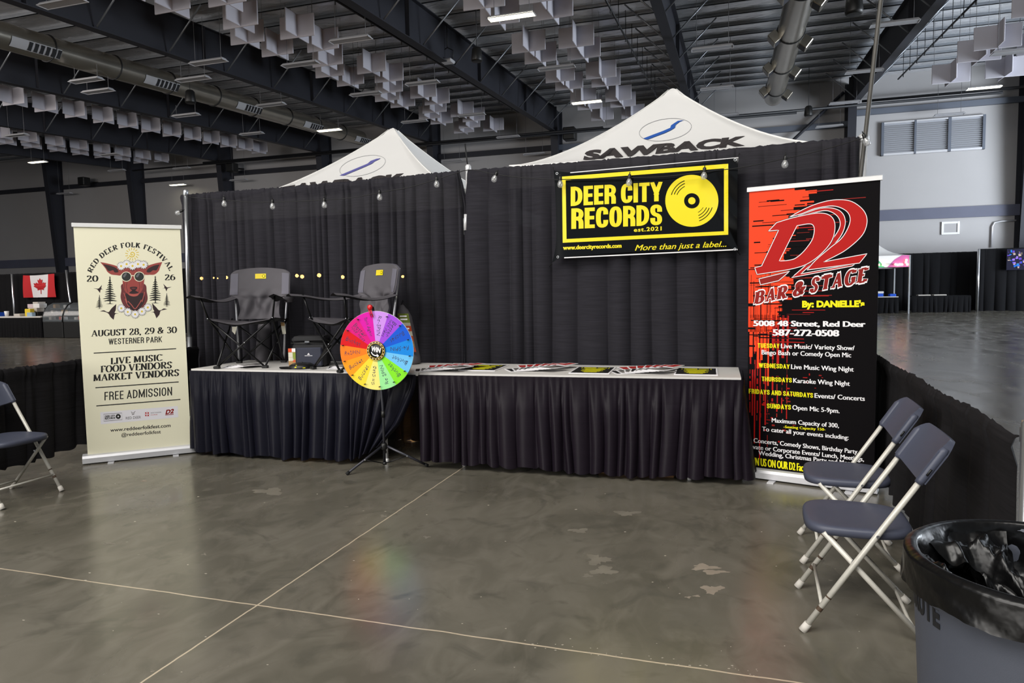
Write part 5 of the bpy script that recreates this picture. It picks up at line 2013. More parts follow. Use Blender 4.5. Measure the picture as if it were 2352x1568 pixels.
    pa.add([patch(.79 + .15 * math.cos(a), .5 + .32 * math.sin(a), .0055) for a in np.linspace(0, 6.28, 17)[:-1]], [tuple(range(16))], M_VINBLACK)
    pa.add([patch(.79 + .11 * math.cos(a), .5 + .24 * math.sin(a), .006) for a in np.linspace(0, 6.28, 17)[:-1]], [tuple(range(16))], M_YEL)
    pa.build('yellow_patch', t)
    for sx in (-1, 1):
        ar = MB()

        def arm(u, v):
            y = .275 - .63 * u
            z = .615 + .0 * u - .035 * math.sin(math.pi * min(1, u / .8)) + (.01 * (u - .8) / .2 if u > .8 else 0)
            w = .05 - .012 * abs(u - .5)
            x = sx * (.245 + .10 * u) + (v - .5) * 2 * w
            return Vector((x, y, z - .018 * abs(2 * v - 1)))
        ar.grid(arm, 16, 6, M_CAMP)
        ar.grid(lambda u, v: arm(u, 1 - v) - Vector((0, 0, .005)), 16, 6, M_MESH)
        ar.build('armrest', t)
    cu = MB()
    cu.lathe([(.0, -.055), (.036, -.055), (.041, 0), (.045, .004), (.039, .004), (.034, -.05)], M_CAMP, 16, Matrix.Translation((.345, .02, .605)))
    if cup:
        cu.build('cup_holder', t)
    return t


c1 = camp_chair('charcoal camping chair standing at the left end of the left table', (-4.04, 5.115, ZT), rad(17), 1, True)
c2_ = camp_chair('charcoal camping chair half hidden behind the prize wheel', (-3.005, 5.05, ZT), rad(-27), 4, False)
tg = MB()
tg.add([(.235, .10, .375), (.275, .09, .37), (.285, .085, .27), (.25, .095, .265)], [(0, 1, 2, 3), (3, 2, 1, 0)], M_TAGP)
tg.add([(.238, .096, .372), (.272, .088, .37), (.276, .085, .34), (.242, .093, .34)], [(0, 1, 2, 3)], M_TAGB)
tg.build('paper_tag', c1)
tg = MB()
tg.add([(-.20, .10, .34), (-.15, .09, .34), (-.17, .085, .27), (-.20, .095, .30)], [(0, 1, 2, 3), (3, 2, 1, 0)], M_TAGP)
tg.build('paper_tag', c1)


def carry_bag(label, base, top_, r, tags):
    t = thing('carry_bag', label, 'bag', base)
    d = Vector(top_) - Vector(base)
    n = d.normalized()
    b = MB()
    pts = [n * (d.length * f) for f in (0, .02, .08, .4, .78, .9, .97, 1.0)]
    b.tube(pts, [r * q for q in (.7, .95, 1, 1.02, .98, .7, .4, .25)], M_CAMP, 14)
    b.build('bag_body', t)
    c = MB()
    c.tube([n * d.length, n * (d.length + .03) + Vector((.02, 0, .01)), n * (d.length - .02) + Vector((.05, -.01, 0))], .004, M_CORD, 6)
    c.build('drawstring', t)
    if tags:
        lab = MB()
        side = Vector((1, 0, 0))
        f = Vector((.2, -1, 0)).normalized()
        L0 = d.length
        z0, z1 = .22, .86
        w = r * .72
        for k, (m_, a0, a1) in enumerate(((M_TAGG, .76, 1), (M_TAGP, .68, .76), (M_TAGO, .54, .68), (M_TAGP, .42, .54), (M_TAGO, .28, .42), (M_TAGB, .12, .28), (M_TAGO, 0, .12))):
            p0, p1 = n * (L0 * (z0 + (z1 - z0) * a0)) + f * (r * 1.08) + side * .02, n * (L0 * (z0 + (z1 - z0) * a1)) + f * (r * 1.08) + side * .02
            lab.add([p0 - side * w, p0 + side * w, p1 + side * w, p1 - side * w], [(0, 1, 2, 3), (3, 2, 1, 0)], m_)
        for k, zz in enumerate((.93, .85, .61, .35)):
            p0 = n * (L0 * (z0 + (z1 - z0) * zz)) + f * (r * 1.09) + side * .02
            lab.add([p0 - side * w * .7 - Vector((0, 0, .006)), p0 + side * w * .6 - Vector((0, 0, .006)), p0 + side * w * .6 + Vector((0, 0, .006)), p0 - side * w * .7 + Vector((0, 0, .006))], [(0, 1, 2, 3)], M_WHT)
        lab.build('sleeve_label', t)
    return t


P0 = at_z(950, 836, ZT)
carry_bag('dark carry bag with green and orange label, right of the prize wheel', (P0.x, P0.y, ZT), at_y(922, 700, P0.y - .02), .07, True)
P0 = Vector((-4.17, 5.42, ZT))
carry_bag('dark carry bag standing behind the left camping chair', P0, P0 + Vector((.05, .02, .42)), .06, False)

# ------------------------------------------------------------------ cooler bag and cap
M_COOL = mat('black cooler fabric', '1A1A1D', .6, noise=.1)
M_COOLB = mat('navy grey cooler pocket', '2E3140', .55, noise=.08)
tc_ = thing('cooler_bag', 'black and navy cooler bag standing between the two camping chairs', 'cooler bag', (-3.46, 5.17, ZT), rad(20))
b = MB().bbox((-.14, -.10, 0), (.14, .10, .205), M_COOL, .02)
b.build('bag_body', tc_)
b = MB().bbox((-.145, -.105, .205), (.145, .105, .262), M_COOL, .022)
b.tube([(-.146, -.106, .207), (.146, -.106, .207), (.146, .106, .207), (-.146, .106, .207)], .004, M_BLACK_PL, 6, closed=True)
b.build('lid', tc_)
b = MB().bbox((-.115, -.125, .006), (.115, -.095, .168), M_COOLB, .012)
b.build('front_pocket', tc_)
b = MB()
b.add([(-.01, -.1256, .108), (.014, -.1256, .108), (.002, -.1256, .124)], [(0, 1, 2)], M_WHT)
b.box((-.03, -.1256, .098), (.034, -.1252, .102), M_WHT)
b.build('pocket_mark', tc_)
b = MB().bbox((-.03, -.116, .208), (.01, -.104, .224), M_CHROME, .003)
b.build('lid_badge', tc_)
b = MB()
b.tube([(-.14, 0, .19), (-.17, 0, .12), (-.15, 0, .05)], .01, M_BLACK_PL, 6)
b.tube([(.14, -.04, .23), (.165, 0, .2), (.14, .04, .23)], .008, M_BLACK_PL, 6)
b.build('side_handle', tc_)
b = MB()
x0, x1, y_ = -.165, -.105, -.13
b.box((x0, y_, .02), (x1, y_ + .002, .165), M_TAGB)
for m_, z0, z1, xa, xb in ((M_TAGO, .135, .165, 0, .5), (M_WHT, .135, .165, .5, 1), (M_TAGP, .09, .13, 0, .6), (M_TAGG, .075, .13, .6, 1), (M_TAGP, .06, .088, 0, .7), (M_TAGO, .05, .066, .6, .95)):
    b.box((x0 + (x1 - x0) * xa, y_ - .0008, z0), (x0 + (x1 - x0) * xb, y_, z1), m_)
b.build('hang_tag', tc_)
P = at_z(690, 846, ZT)
tcap = thing('cap', 'black cap with yellow patches lying at the front edge of the left table', 'cap', (P.x, P.y + .02, ZT), rad(15))
b = MB()
b.lathe([(.098, 0), (.1, .01), (.094, .028), (.07, .042), (.03, .048), (0, .049)], M_BLACK_PL, 28, Matrix.Scale(1.05, 4, (1, 0, 0)))
b.lathe([(0, .056), (.006, .054), (.007, .047)], M_BLACK_PL, 10)
b.build('crown', tcap)
b = MB()
b.grid(lambda u, v: Vector((-.06 - .13 * v * math.cos((u - .5) * 1.6), .0 + (u - .5) * (.17 - .05 * v), .006 + .012 * (1 - (2 * u - 1) ** 2) * (1 - v * .4))), 14, 6, M_BLACK_PL)
b.grid(lambda u, v: Vector((-.06 - .13 * v * math.cos((u - .5) * 1.6), .0 - (u - .5) * (.17 - .05 * v), .002 + .012 * (1 - (2 * u - 1) ** 2) * (1 - v * .4))), 14, 6, M_BLACK_PL)
b.build('brim', tcap)
b = MB()
for a, h, w in ((-62, .02, .2), (-100, .03, .14)):
    b.grid(lambda u, v: Vector((1.06 * (.102 - .018 * v) * math.cos(rad(a) + (u - .5) * w), (.102 - .018 * v) * math.sin(rad(a) + (u - .5) * w), h * .5 + .02 * v)), 4, 3, M_YEL2)
b.build('yellow_patch', tcap)

# ------------------------------------------------------------------ flyers and cards
M_PAPER = mat('white paper', 'E9E7EA', .6)
M_FLYBK = mat('black flyer print', '141413', .5)
M_FLYGR = mat('grey photo print', '8A8683', .5, noise=.5, nscale=60)
M_CARDR = mat('red card print', 'B3221F', .5)
ZP = ZT + .0006


def sheet(name, label, cat, group, loc, rz, w, h, top, art=None, tilt=0, thick=.0034):
    b = MB()
    b.box((-w / 2, -h / 2, 0), (w / 2, h / 2, thick), M_PAPER)
    e = .011
    b.add([(-w / 2 + e, -h / 2 + e, thick + .0002), (w / 2 - e, -h / 2 + e, thick + .0002), (w / 2 - e, h / 2 - e, thick + .0002), (-w / 2 + e, h / 2 - e, thick + .0002)], [(0, 1, 2, 3)], top)
    if art:
        for x0, y0, x1, y1, m_ in art:
            b.add([(x0 * w, y0 * h, thick + .0004), (x1 * w, y0 * h, thick + .0004), (x1 * w, y1 * h, thick + .0004), (x0 * w, y1 * h, thick + .0004)], [(0, 1, 2, 3)], m_)
    o = b.build(name)
    tag(o, label, cat, group)
    o.location = loc
    o.rotation_euler = (rad(tilt), 0, rz)
    return o


def fan(px, label, group, n=8, cards=True, spread=.30, seed=0):
    R = random.Random(seed)
    c = at_z(*px, ZP)
    for i in range(n):
        f = i / (n - 1) - .5
        sheet('flyer', 'black and white flyer in the fanned pile ' + label, 'flyer', group + ' flyers', (c.x + f * spread, c.y + .03 * math.cos(3 * f), ZP + .0042 * i), rad(-28 * f * 2 + R.uniform(-4, 4)), .14, .2, M_FLYGR if i % 3 else M_FLYBK, [(-.1, -.32, .3, -.18, M_YEL2)] if i == n - 2 else [(-.4, .1, .4, .3, M_FLYBK)])
    if cards:
        for i in range(7):
            f = i / 6 - .5
            sheet('card', 'red printed card in the row ' + label, 'card', group + ' cards', (c.x + .03 + f * .36, c.y + .20 + .04 * math.cos(3 * f), ZP + .004 * i + .006), rad(-24 * f * 2), .09, .17, M_CARDR, [(-.3, .0, .3, .12, M_DRED)])


fan((1012, 851), 'just right of the prize wheel', 'left pile', seed=1)
fan((1228, 851), 'in the middle of the right table', 'middle pile', seed=2)
fan((1475, 856), 'toward the right end of the right table', 'right pile', seed=3)
fan((556, 843), 'under the left camping chair', 'camp chair pile', n=6, cards=False, spread=.2, seed=4)
fan((786, 845), 'left of the prize wheel', 'wheel side pile', n=5, cards=False, spread=.12, seed=5)
for (x, y), lb in (((1112, 845), 'black flyer with yellow text, leftmost of three lying flat'), ((1362, 851), 'black flyer with yellow text, middle one of three lying flat'), ((1599, 854), 'black flyer with yellow text, near the right end of the table')):
    P = at_z(x, y, ZP)
    art = [(-.36, .24, -.34, .40, M_YEL2), (.34, .24, .36, .40, M_YEL2), (-.30, .27, .02, .38, M_YEL2), (.06, .29, .30, .36, M_YEL2)]
    for r in range(6):
        ww = (.24, .3, .2, .28, .22, .16)[r]
        art.append((-ww, .14 - .1 * r, ww, .20 - .1 * r, M_YEL2))
    sheet('flyer', lb, 'flyer', None, P, rad(2), .30, .40, M_FLYBK, art, thick=.006)

# ------------------------------------------------------------------ folding chairs
M_SEAT = mat('slate blue plastic', '464A5A', .5, noise=.03)
M_LEG = mat('chipped cream white tube', 'C9C6BD', .4, .15, noise=.12, nscale=60)
M_TIP = mat('off white rubber tip', 'CFCAC2', .7)
M_CHIP = mat('rust chip', '4A3A2C', .7)


def folding_chair(label, loc, rz, seed):
    t = thing('folding_chair', label, 'folding chair', loc, rz)
    R = random.Random(seed)
    for sx in (-1, 1):
        f0, tp = Vector((sx * .212, -.232, .012)), Vector((sx * .2065, .194, .69))
        b = MB()
        b.tube([f0, f0.lerp(tp, .5), tp], .0115, M_LEG, 12)
        for q in (.12, .2, .33):
            if R.random() < .8:
                p = f0.lerp(tp, q)
                d = (tp - f0).normalized()
                b.tube([p, p + d * R.uniform(.006, .02)], .0118, M_CHIP, 12, False)
        b.build('front_leg', t)
        MB().tube([f0 + (f0 - tp).normalized() * .010, f0 + (tp - f0).normalized() * .028], [.0165, .0145], M_TIP, 12).build('foot_tip', t)
        r0, r1 = Vector((sx * .182, .192, .012)), Vector((sx * .182, -.165, .398))
        MB().tube([r0, r1], .0105, M_LEG, 12).build('rear_leg', t)
        MB().tube([r0 + (r0 - r1).normalized() * .01, r0 + (r1 - r0).normalized() * .026], [.015, .0135], M_TIP, 12).build('foot_tip', t)
    b = MB()
    b.tube([(-.182, .150, .061), (-.12, .145, .064), (.12, .145, .064), (.182, .150, .061)], .007, M_LEG, 8)
    b.tube([(-.208, -.17, .118), (.208, -.17, .118)], .007, M_LEG, 8)
    b.build('cross_bar', t)
    b = MB()
    for sx in (-1, 1):
        b.tube([(sx * .215, -.061, .293), (sx * .165, -.061, .293)], .006, M_CHROME, 8)
        b.tube([(sx * .222, .02, .41), (sx * .17, .02, .41)], .006, M_CHROME, 8)
    b.build('pivot_rivets', t)
    # seat: rounded slab with turned-down rim
    s = MB()
    n = 44

    def outline(k, grow):
        a = 2 * math.pi * k / n
        c, s_ = math.cos(a), math.sin(a)
        e = .42 if s_ > 0 else .5
        x = math.copysign(abs(c) ** e, c) * (.197 + grow)
        y = math.copysign(abs(s_) ** .62, s_) * (.19 + grow)
        if s_ > 0:
            x *= 1 - .12 * s_
        return x, y - .0
    rings = [(0.0, -.010, 0), (.35, -.010, 0), (.7, -.006, 0), (.92, 0.0, 0), (1, -.004, 0), (1, -.012, .004), (1, -.034, .004), (.985, -.034, 0), (.96, -.014, 0), (0, -.02, 0)]
    vs, fs = [], []
    for f, z, g in rings:
        for k in range(n):
            x, y = outline(k, g)
            vs.append((x * f, y * f - .035, .425 + z + .012 * (.5 - y) * 0 - .012 * max(0, -(y * f) - .12) * 2))
    for i in range(len(rings) - 1):
        for k in range(n):
            l = (k + 1) % n
            fs.append((i * n + k, i * n + l, (i + 1) * n + l, (i + 1) * n + k))
    s.add(vs, fs, M_SEAT, True)
    s.build('seat', t)
    # backrest: curved panel with sleeves over the tubes
    d = (Vector((0, .194, .69)) - Vector((0, -.232, .012))).normalized()
    nb = Vector((0, d.z, -d.y))   # points behind
    bk = MB()

    def bp(u, v, k):
        x = (2 * u - 1)
        v2 = v
        w = .218
        # rounded upper corners
        top_cut = max(0, (abs(x) - .72) / .28) ** 2 * .055
        h = -.035 + (.185 - top_cut) * v2 - .012 * (1 - x * x) * (1 - v2)
        base_ = Vector((x * w, .1755, .66)) + d * h
        bow = .032 * (1 - x * x)
        th = .010 + .008 * max(0, (abs(x) - .8) / .2)
        return base_ + nb * (bow + k * th)
    bk.grid(lambda u, v: bp(u, v, -1), 26, 12, M_SEAT)
    bk.grid(lambda u, v: bp(1 - u, v, 1), 26, 12, M_SEAT)
    for u0 in (0, 1):
        bk.grid(lambda u, v: bp(u0, v, (2 * u - 1) * (1 if u0 else -1)), 2, 12, M_SEAT)
    bk.grid(lambda u, v: bp(u, 1, 2 * v - 1), 26, 2, M_SEAT)
    bk.grid(lambda u, v: bp(u, 0, 1 - 2 * v), 26, 2, M_SEAT)
    for sx in (-1, 1):
        c0 = Vector((sx * .207, .1755, .66)) + d * -.045
        c1 = Vector((sx * .206, .1755, .66)) + d * .115
        bk.tube([c0, c0.lerp(c1, .1), c0.lerp(c1, .9), c1], [.0155, .0175, .0175, .012], M_SEAT, 14)
        q = c0.lerp(c1, .35) + Vector((sx * .0172, 0, 0))
        bk.tube([q - d * .014, q + d * .014], .004, M_BLACK_PL, 6)
    bk.build('backrest', t)
    return t


folding_chair('slate blue folding chair at right, nearest to the trash can', (.51, 3.075, 0), rad(-92), 1)
folding_chair('slate blue folding chair at right, beside the red banner', (.575, 3.80, 0), rad(-93), 2)
folding_chair('slate blue folding chair cut off by the left edge of the photo', (-4.745, 3.415, 0), rad(91), 3)

# ------------------------------------------------------------------ trash can with liner
M_CAN = mat('grey blue bin plastic', '4A4E59', .5, noise=.06, nscale=40, bump=.08, bscale=500)
M_CANTXT = mat('dark moulded lettering', '17181C', .6)
M_LINER = mat('black bin liner', '09090A', .3, spec=.4, bump=.35, bscale=26)
TC = Vector((.70, 1.845, 0))
RT, ZC = .292, .715
tb_ = thing('trash_can', 'round grey trash can with a black bin liner in the right foreground', 'trash can', TC)


def can_r(z):
    return .243 + (.278 - .243) * z / .64


b = MB()
b.lathe([(0, 0), (.235, 0), (.243, .012)] + [(can_r(z), z) for z in np.linspace(.02, .62, 16)] + [(.284, .635), (RT - .004, .65), (RT - .004, .70), (RT - .012, ZC - .005), (RT - .02, ZC - .006), (.272, .64), (.235, .03), (0, .02)], M_CAN, 72)
b.build('can_body', tb_)
# moulded letters wrapped on the body
mb = MB()
v, f = glyphs('BRUTE', .05, 1.08)
x0, x1 = min(p[0] for p in v), max(p[0] for p in v)


def can_hit(x, y):
    r = ray(x, y)
    lo = None
    for i in range(4000):
        P = CAM + r * (.9 + i * .0005)
        if math.hypot(P.x - TC.x, P.y - TC.y) < can_r(min(.62, max(0, P.z))):
            return P - TC
    return Vector((-.2, -.1, .5))


pa, pb = can_hit(2114, 1420), can_hit(2160, 1448)
aa, ab = math.atan2(pa.y, pa.x) % (2 * math.pi), math.atan2(pb.y, pb.x) % (2 * math.pi)
# U starts at fraction .42, E ends at 1
step_a = (ab - aa) / .575
zb_ = (pa.z + pb.z) / 2 + .012
out = []
for x, y in v:
    fr = (x - x0) / (x1 - x0)
    a = ab - step_a * (1 - fr)
    z = zb_ + y * .050
    out.append((math.cos(a) * (can_r(z) + .0015), math.sin(a) * (can_r(z) + .0015), z))
mb.add(out, f, M_CANTXT)
mb.build('moulded_lettering', tb_)
Rn = random.Random(9)


def liner(P, i, k, a):
    return P


lm = MB()
n = 120


def wr(a, s):
    return .5 * math.sin(7 * a + s) + .35 * math.sin(13 * a + 2 * s + 1) + .3 * math.sin(23 * a - s) + .18 * math.sin(41 * a + 3 * s)


def crumple(q, s):
    """creased noise: sharp ridges between flat facets"""
    return 1 - 2.4 * abs(mnoise.noise(q + Vector((s * 7.1, s * 3.3, s)))) - .6


def lin_out(u, v):
    a = 2 * math.pi * u
    # v 0: hem outside, .5: over the rim, 1: deep inside
    if v < .45:
        f = v / .45
        zh = .642 + .004 * wr(a, 1)
        z = zh + (ZC + .004 - zh) * f
        r = max(can_r(min(z, .64)) + .010, (RT + .003) if z > .635 else 0) + .005 + .0035 * (wr(a, 4 * f) + 1) * (1 - f * .8)
        if z <= .66:
            r = max(r, RT * .985 + .004 * wr(a, 2))
    elif v < .55:
        f = (v - .45) / .1
        z = ZC + .004 + .007 * math.sin(math.pi * f)
        r = RT + .004 - .026 * f
    else:
        f = (v - .55) / .45
        z = ZC + .004 - .30 * f ** .9
        g = min(1, f * 4)
        q = Vector((math.cos(a) * 2.2, math.sin(a) * 2.2, 3 * f))
        r = (RT - .022) * (1 - .62 * f ** 1.6) + g * (.045 * crumple(q, 1) + .022 * crumple(q * 2.3, 2))
        z += g * (.05 * crumple(q, 5) + .02 * crumple(q * 2.6, 7))
    return Vector((r * math.cos(a), r * math.sin(a), z))


lm.grid(lin_out, 150, 44, M_LINER)
# sagging bottom of the bag
lm.grid(lambda u, v: lin_out(u, 1.0).lerp(Vector((.02, .01, .46 + .03 * math.sin(12.56 * u) * v)), v), 150, 8, M_LINER)
lm.build('bin_liner', tb_)
lf = MB()
for (a0, w, r0, r1, z0, z1, s) in ((2.1, 1.0, .27, .06, .70, .58, 1), (3.3, .8, .265, .12, .70, .55, 2), (.8, .9, .268, .08, .70, .57, 3)):
    def flap(u, v):
        a = a0 + w * (u - .5) * (1 - .3 * v)
        r = r0 + (r1 - r0) * v
        q = Vector((u * 2.2, v * 2.2, s))
        return Vector((r * math.cos(a), r * math.sin(a), z0 + (z1 - z0) * v + .03 * math.sin(math.pi * u) * math.sin(math.pi * v) + .05 * crumple(q, s) * min(1, v * 4) + .02 * crumple(q * 2.4, s + 3) * min(1, v * 4)))
    lf.grid(flap, 36, 26, M_LINER)
lf.build('liner_fold', tb_)

# ------------------------------------------------------------------ white canopy tents behind the backdrop
def canopy(label, apex, half, ze, ex, prints):
    ax_, ay_, za = apex
    t = thing('canopy_tent', label, 'canopy tent', (ax_, ay_, 0))

    def z_of(f):
        if f < .06:
            zz6 = ze + (za - ze) * (1 - .06) ** ex
            return zz6 + (za - zz6) * (1 - (f / .06) ** 1.6)
        return ze + (za - ze) * (1 - f) ** ex
    b = MB()
    n, m_ = 40, 28
    fr = [0.004, .02, .04, .06, .1] + list(np.linspace(.16, 1, 18))
    vs = []
    per = []
    for s in range(4):
        for i in range(12):
            q = -1 + 2 * i / 12
            per.append(((q, -1), (1, q), (-q, 1), (-1, -q))[s])
    for f in fr:
        for (px_, py_) in per:
            c = max(abs(px_), abs(py_))
            cor = abs(px_ * py_)
            z = z_of(f) - .035 * f * (1 - f) * (1 - cor) * 2
            vs.append((px_ * f * half, py_ * f * half, z))
    N_ = len(per)
    fs = [(i * N_ + k, i * N_ + (k + 1) % N_, (i + 1) * N_ + (k + 1) % N_, (i + 1) * N_ + k) for i in range(len(fr) - 1) for k in range(N_)]
    fs.append(tuple(range(N_)))
    b.add(vs, fs, M_TENT, False)
    for p in range(len(b.sm)):
        b.sm[p] = True
    # hem valance
    vs = []
    for zoff in (0, -.24):
        for (px_, py_) in per:
            vs.append((px_ * half, py_ * half, ze + zoff))
    b.add(vs, [(k, (k + 1) % N_, N_ + (k + 1) % N_, N_ + k) for k in range(N_)], M_TENT)
    b.build('canopy_roof', t)
    sm = MB()
    for sx in (-1, 1):
        for sy in (-1, 1):
            sm.tube([Vector((sx * f * half, sy * f * half, z_of(f) + .004)) for f in np.linspace(.03, 1, 16)], .008, M_TENT, 6)
    sm.build('hip_seam', t)
    for sx in (-1, 1):
        for sy in (-1, 1):
            MB().bbox((sx * half * .97 - .02, sy * half * .97 - .02, 0), (sx * half * .97 + .02, sy * half * .97 + .02, ze - .02), M_TENT_FRAME, .005).build('leg', t)
    o = Vector((ax_, ay_, 0))

    def hit(X, Y_):
        r = ray(X, Y_)

        def g(s):
            P = CAM + r * s - o
            f = max(abs(P.x), abs(P.y)) / half
            q = abs(P.x * P.y) / max(1e-6, (max(abs(P.x), abs(P.y)) ** 2))
            return P.z - (z_of(min(f, 1)) - .035 * f * (1 - f) * (1 - q) * 2) + (0 if f < 1.2 else 0)
        s0 = (o.y - half) / r.y
        s1 = o.y / r.y
        # the ray rises; before the roof it is below? march until the sign changes
        prev, ps = g(s0), s0
        for i in range(1, 81):
            s = s0 + (s1 - s0) * i / 80
            cur = g(s)
            if prev * cur <= 0:
                a, c = ps, s
                for _ in range(24):
                    m = (a + c) / 2
                    if g(a) * g(m) <= 0:
                        c = m
                    else:
                        a = m
                s = (a + c) / 2
                return CAM + r * s, Vector((0, -.5, .86))
            prev, ps = cur, s
        return CAM + r * s1, Vector((0, -.5, .86))
    mb = MB()
    prints(Art(mb, (0, 0, 0), (0, -1, 0), .003, 1, (0, 0), hit))
    mb.v = [tuple(Vector(v) - o) for v in mb.v]
    mb.build('roof_print', t)
    return t


def split_text(a, body, p, q, h, m_, layer, **kw):
    a.text(body, p, q, h, m_, layer, **kw)


def print_r(a):
    k = a.view(3.178, (1160, 190))
    k.ring(1170, 346, 192, 78, 2.2, M_TENT_GREY, 2, 60, tilt=rad(-9))
    k.poly([(1008, 412), (1040, 419), (1100, 396), (1165, 372), (1212, 350), (1240, 332), (1245, 312), (1275, 289), (1308, 277), (1262, 283), (1235, 300), (1212, 316), (1206, 334), (1150, 358), (1080, 384)], M_TENT_BLUE, 3)
    k.text('SAWBACK', (568, 566), (1752, 457), 62, M_TENT_TXT, 2, bold=.06, slant=.30)


def print_l(a):
    k = a.view(2.936, (700, 0))
    k.ring(390, 1120, 158, 62, 1.6, M_TENT_GREY, 2, 60, tilt=rad(-14))
    k.poly([(235, 1186), (262, 1188), (330, 1160), (420, 1122), (455, 1106), (470, 1092), (500, 1078), (512, 1070), (485, 1074), (445, 1088), (425, 1106), (330, 1146)], mat('faded blue canopy print', '6D6CB4', .7), 3)
    k.text('SAWBACK', (-170, 1338), (655, 1258), 82, M_TENT_TXT, 2, bold=.06, slant=.30)


RTA = at_y(1545, 203, 8.9)
canopy('large white canopy tent with dark lettering, peak right of centre', (RTA.x, 8.9, RTA.z), 1.6, 2.7, 1.45, print_r)
LTA = at_y(903, 294, 9.7)
canopy('smaller looking white canopy tent with faded blue mark, left of centre', (LTA.x, 9.7, LTA.z), 1.8, 2.6, 1.45, print_l)

# ------------------------------------------------------------------ warm fairy lights seen through the sheer backdrop
M_FAIRY = mat('warm fairy light', (1.0, .50, .13), .4, emit=300)
fl0 = thing('fairy_lights', 'warm fairy lights glowing dimly behind the left half of the sheer backdrop', 'string lights', at_y(690, 634, 13))
fo_ = fl0.location.copy()
fp = [(452, 639), (463, 639), (491, 638), (500, 639), (520, 637), (652, 632), (682, 633), (694, 635), (733, 632), (787, 636), (925, 635)]
MB().tube([at_y(x, y - 3, 13) - fo_ for x, y in fp], .004, M_CORD, 5).build('cable', fl0)
for x in (452, 925):
    q_ = at_y(x, 634, 13)
    MB().tube([q_ - fo_, Vector((q_.x, q_.y, 0)) - fo_], .015, M_BLACK_MT, 8).build('support_pole', fl0)
for (x, y), r in zip(fp[1:], (.028, .015, .012, .028, .03, .03, .032, .034, .03, .024)):
    MB().lathe([(0, -1), (.7, -.7), (1, 0), (.7, .7), (0, 1)], M_FAIRY, 10, Matrix.Translation(at_y(x, y, 13) - fo_) @ Matrix.Scale(r * 1.3, 4)).build('bulb', fl0)

# ------------------------------------------------------------------ booth with the flag, far left
YB = 20.5
M_FLAGR = mat('flag red', 'B5121B', .7)
M_FLAGW = mat('flag white', 'D9D6D8', .7)
dz = at_y(90, 627, YB).z
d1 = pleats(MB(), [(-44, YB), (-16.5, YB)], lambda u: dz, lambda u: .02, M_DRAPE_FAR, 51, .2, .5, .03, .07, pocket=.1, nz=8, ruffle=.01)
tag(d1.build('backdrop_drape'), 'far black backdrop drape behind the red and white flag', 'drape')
fp0, fp1 = at_y(53, 632, YB - .13), at_y(130, 682, YB - .13)
tf = thing('flag', 'red and white flag with a maple leaf hung on the far left drape', 'flag', fp0)
fw, fh = fp1.x - fp0.x, fp0.z - fp1.z


def flag_pt(u, v, d=0):
    return Vector((fw * u, -.05 * math.sin(7 * u + 2 * v) - d, -fh * v - .05 * math.sin(5 * u) * (1 - v) * .4))


b = MB()
for u0, u1, m_ in ((0, .25, M_FLAGR), (.25, .75, M_FLAGW), (.75, 1, M_FLAGR)):
    b.grid(lambda u, v: flag_pt(u0 + (u1 - u0) * u, 1 - v), 10, 8, m_)
b.build('flag_cloth', tf)
leaf = [(0, -.44), (.055, -.33), (.13, -.36), (.1, -.14), (.2, -.22), (.225, -.16), (.34, -.18), (.3, -.05), (.36, -.01), (.18, .14), (.2, .22), (.02, .18), (.02, .42), (-.02, .42), (-.02, .18), (-.2, .22), (-.18, .14), (-.36, -.01), (-.3, -.05), (-.34, -.18), (-.225, -.16), (-.2, -.22), (-.1, -.14), (-.13, -.36), (-.055, -.33)]
mb = MB()
L3 = [flag_pt(.5 + x * fh / fw, .5 + y * .82, .012) for x, y in leaf]
mb.add(L3, [tuple(q) for q in tessellate_polygon([L3])], M_FLAGR)
mb.build('maple_leaf', tf)
P, Q = at_y(27, 629, YB - .3), at_y(31, 688, YB - .3)
d = (Q - P).normalized()
tag(MB().tube([P, P + d * (P.z / -d.z)], .04, M_CHROME, 10).build('drape_pole'), 'pale upright pole left of the flag', 'pole')
P = at_y(152, 620, YB - .3)
tag(MB().tube([P, Vector((P.x + .2, P.y, 0))], .04, M_CHROME, 10).build('drape_pole'), 'pale upright pole between the flag and the cream banner', 'pole')
YCN = 18.0
x0, x1 = at_y(-60, 740, YCN).x, at_y(95, 740, YCN).x
tk = thing('counter_table', 'black skirted table with white top in front of the flag', 'table', (x0, YCN, 0))
MB().bbox((0, -.02, .70), (x1 - x0, .8, .745), M_WHITE_VINYL, .006).build('tabletop', tk)
sk_ = pleats(MB(), [(0, -.0), (x1 - x0, -.0), (x1 - x0 + .01, .78)], lambda u: .70, lambda u: .02, M_DRAPE_FAR, 61, .08, .2, .015, .03, nz=5, ruffle=0)
sk_.build('skirt', tk)


def small(name, label, cat, px, Y, wpx, hpx, depth, m_, build=None):
    """little thing standing with its base at a pixel, sized in pixels at its distance"""
    P = at_y(px[0], px[1], Y)
    s = (P - CAM).dot(fwd) / FPX
    b = build(wpx * s, hpx * s) if build else MB().bbox((-wpx * s / 2, -depth / 2, 0), (wpx * s / 2, depth / 2, hpx * s), m_, .01)
    o = tag(b.build(name), label, cat)
    o.location = (P.x, Y, .745)
    return o


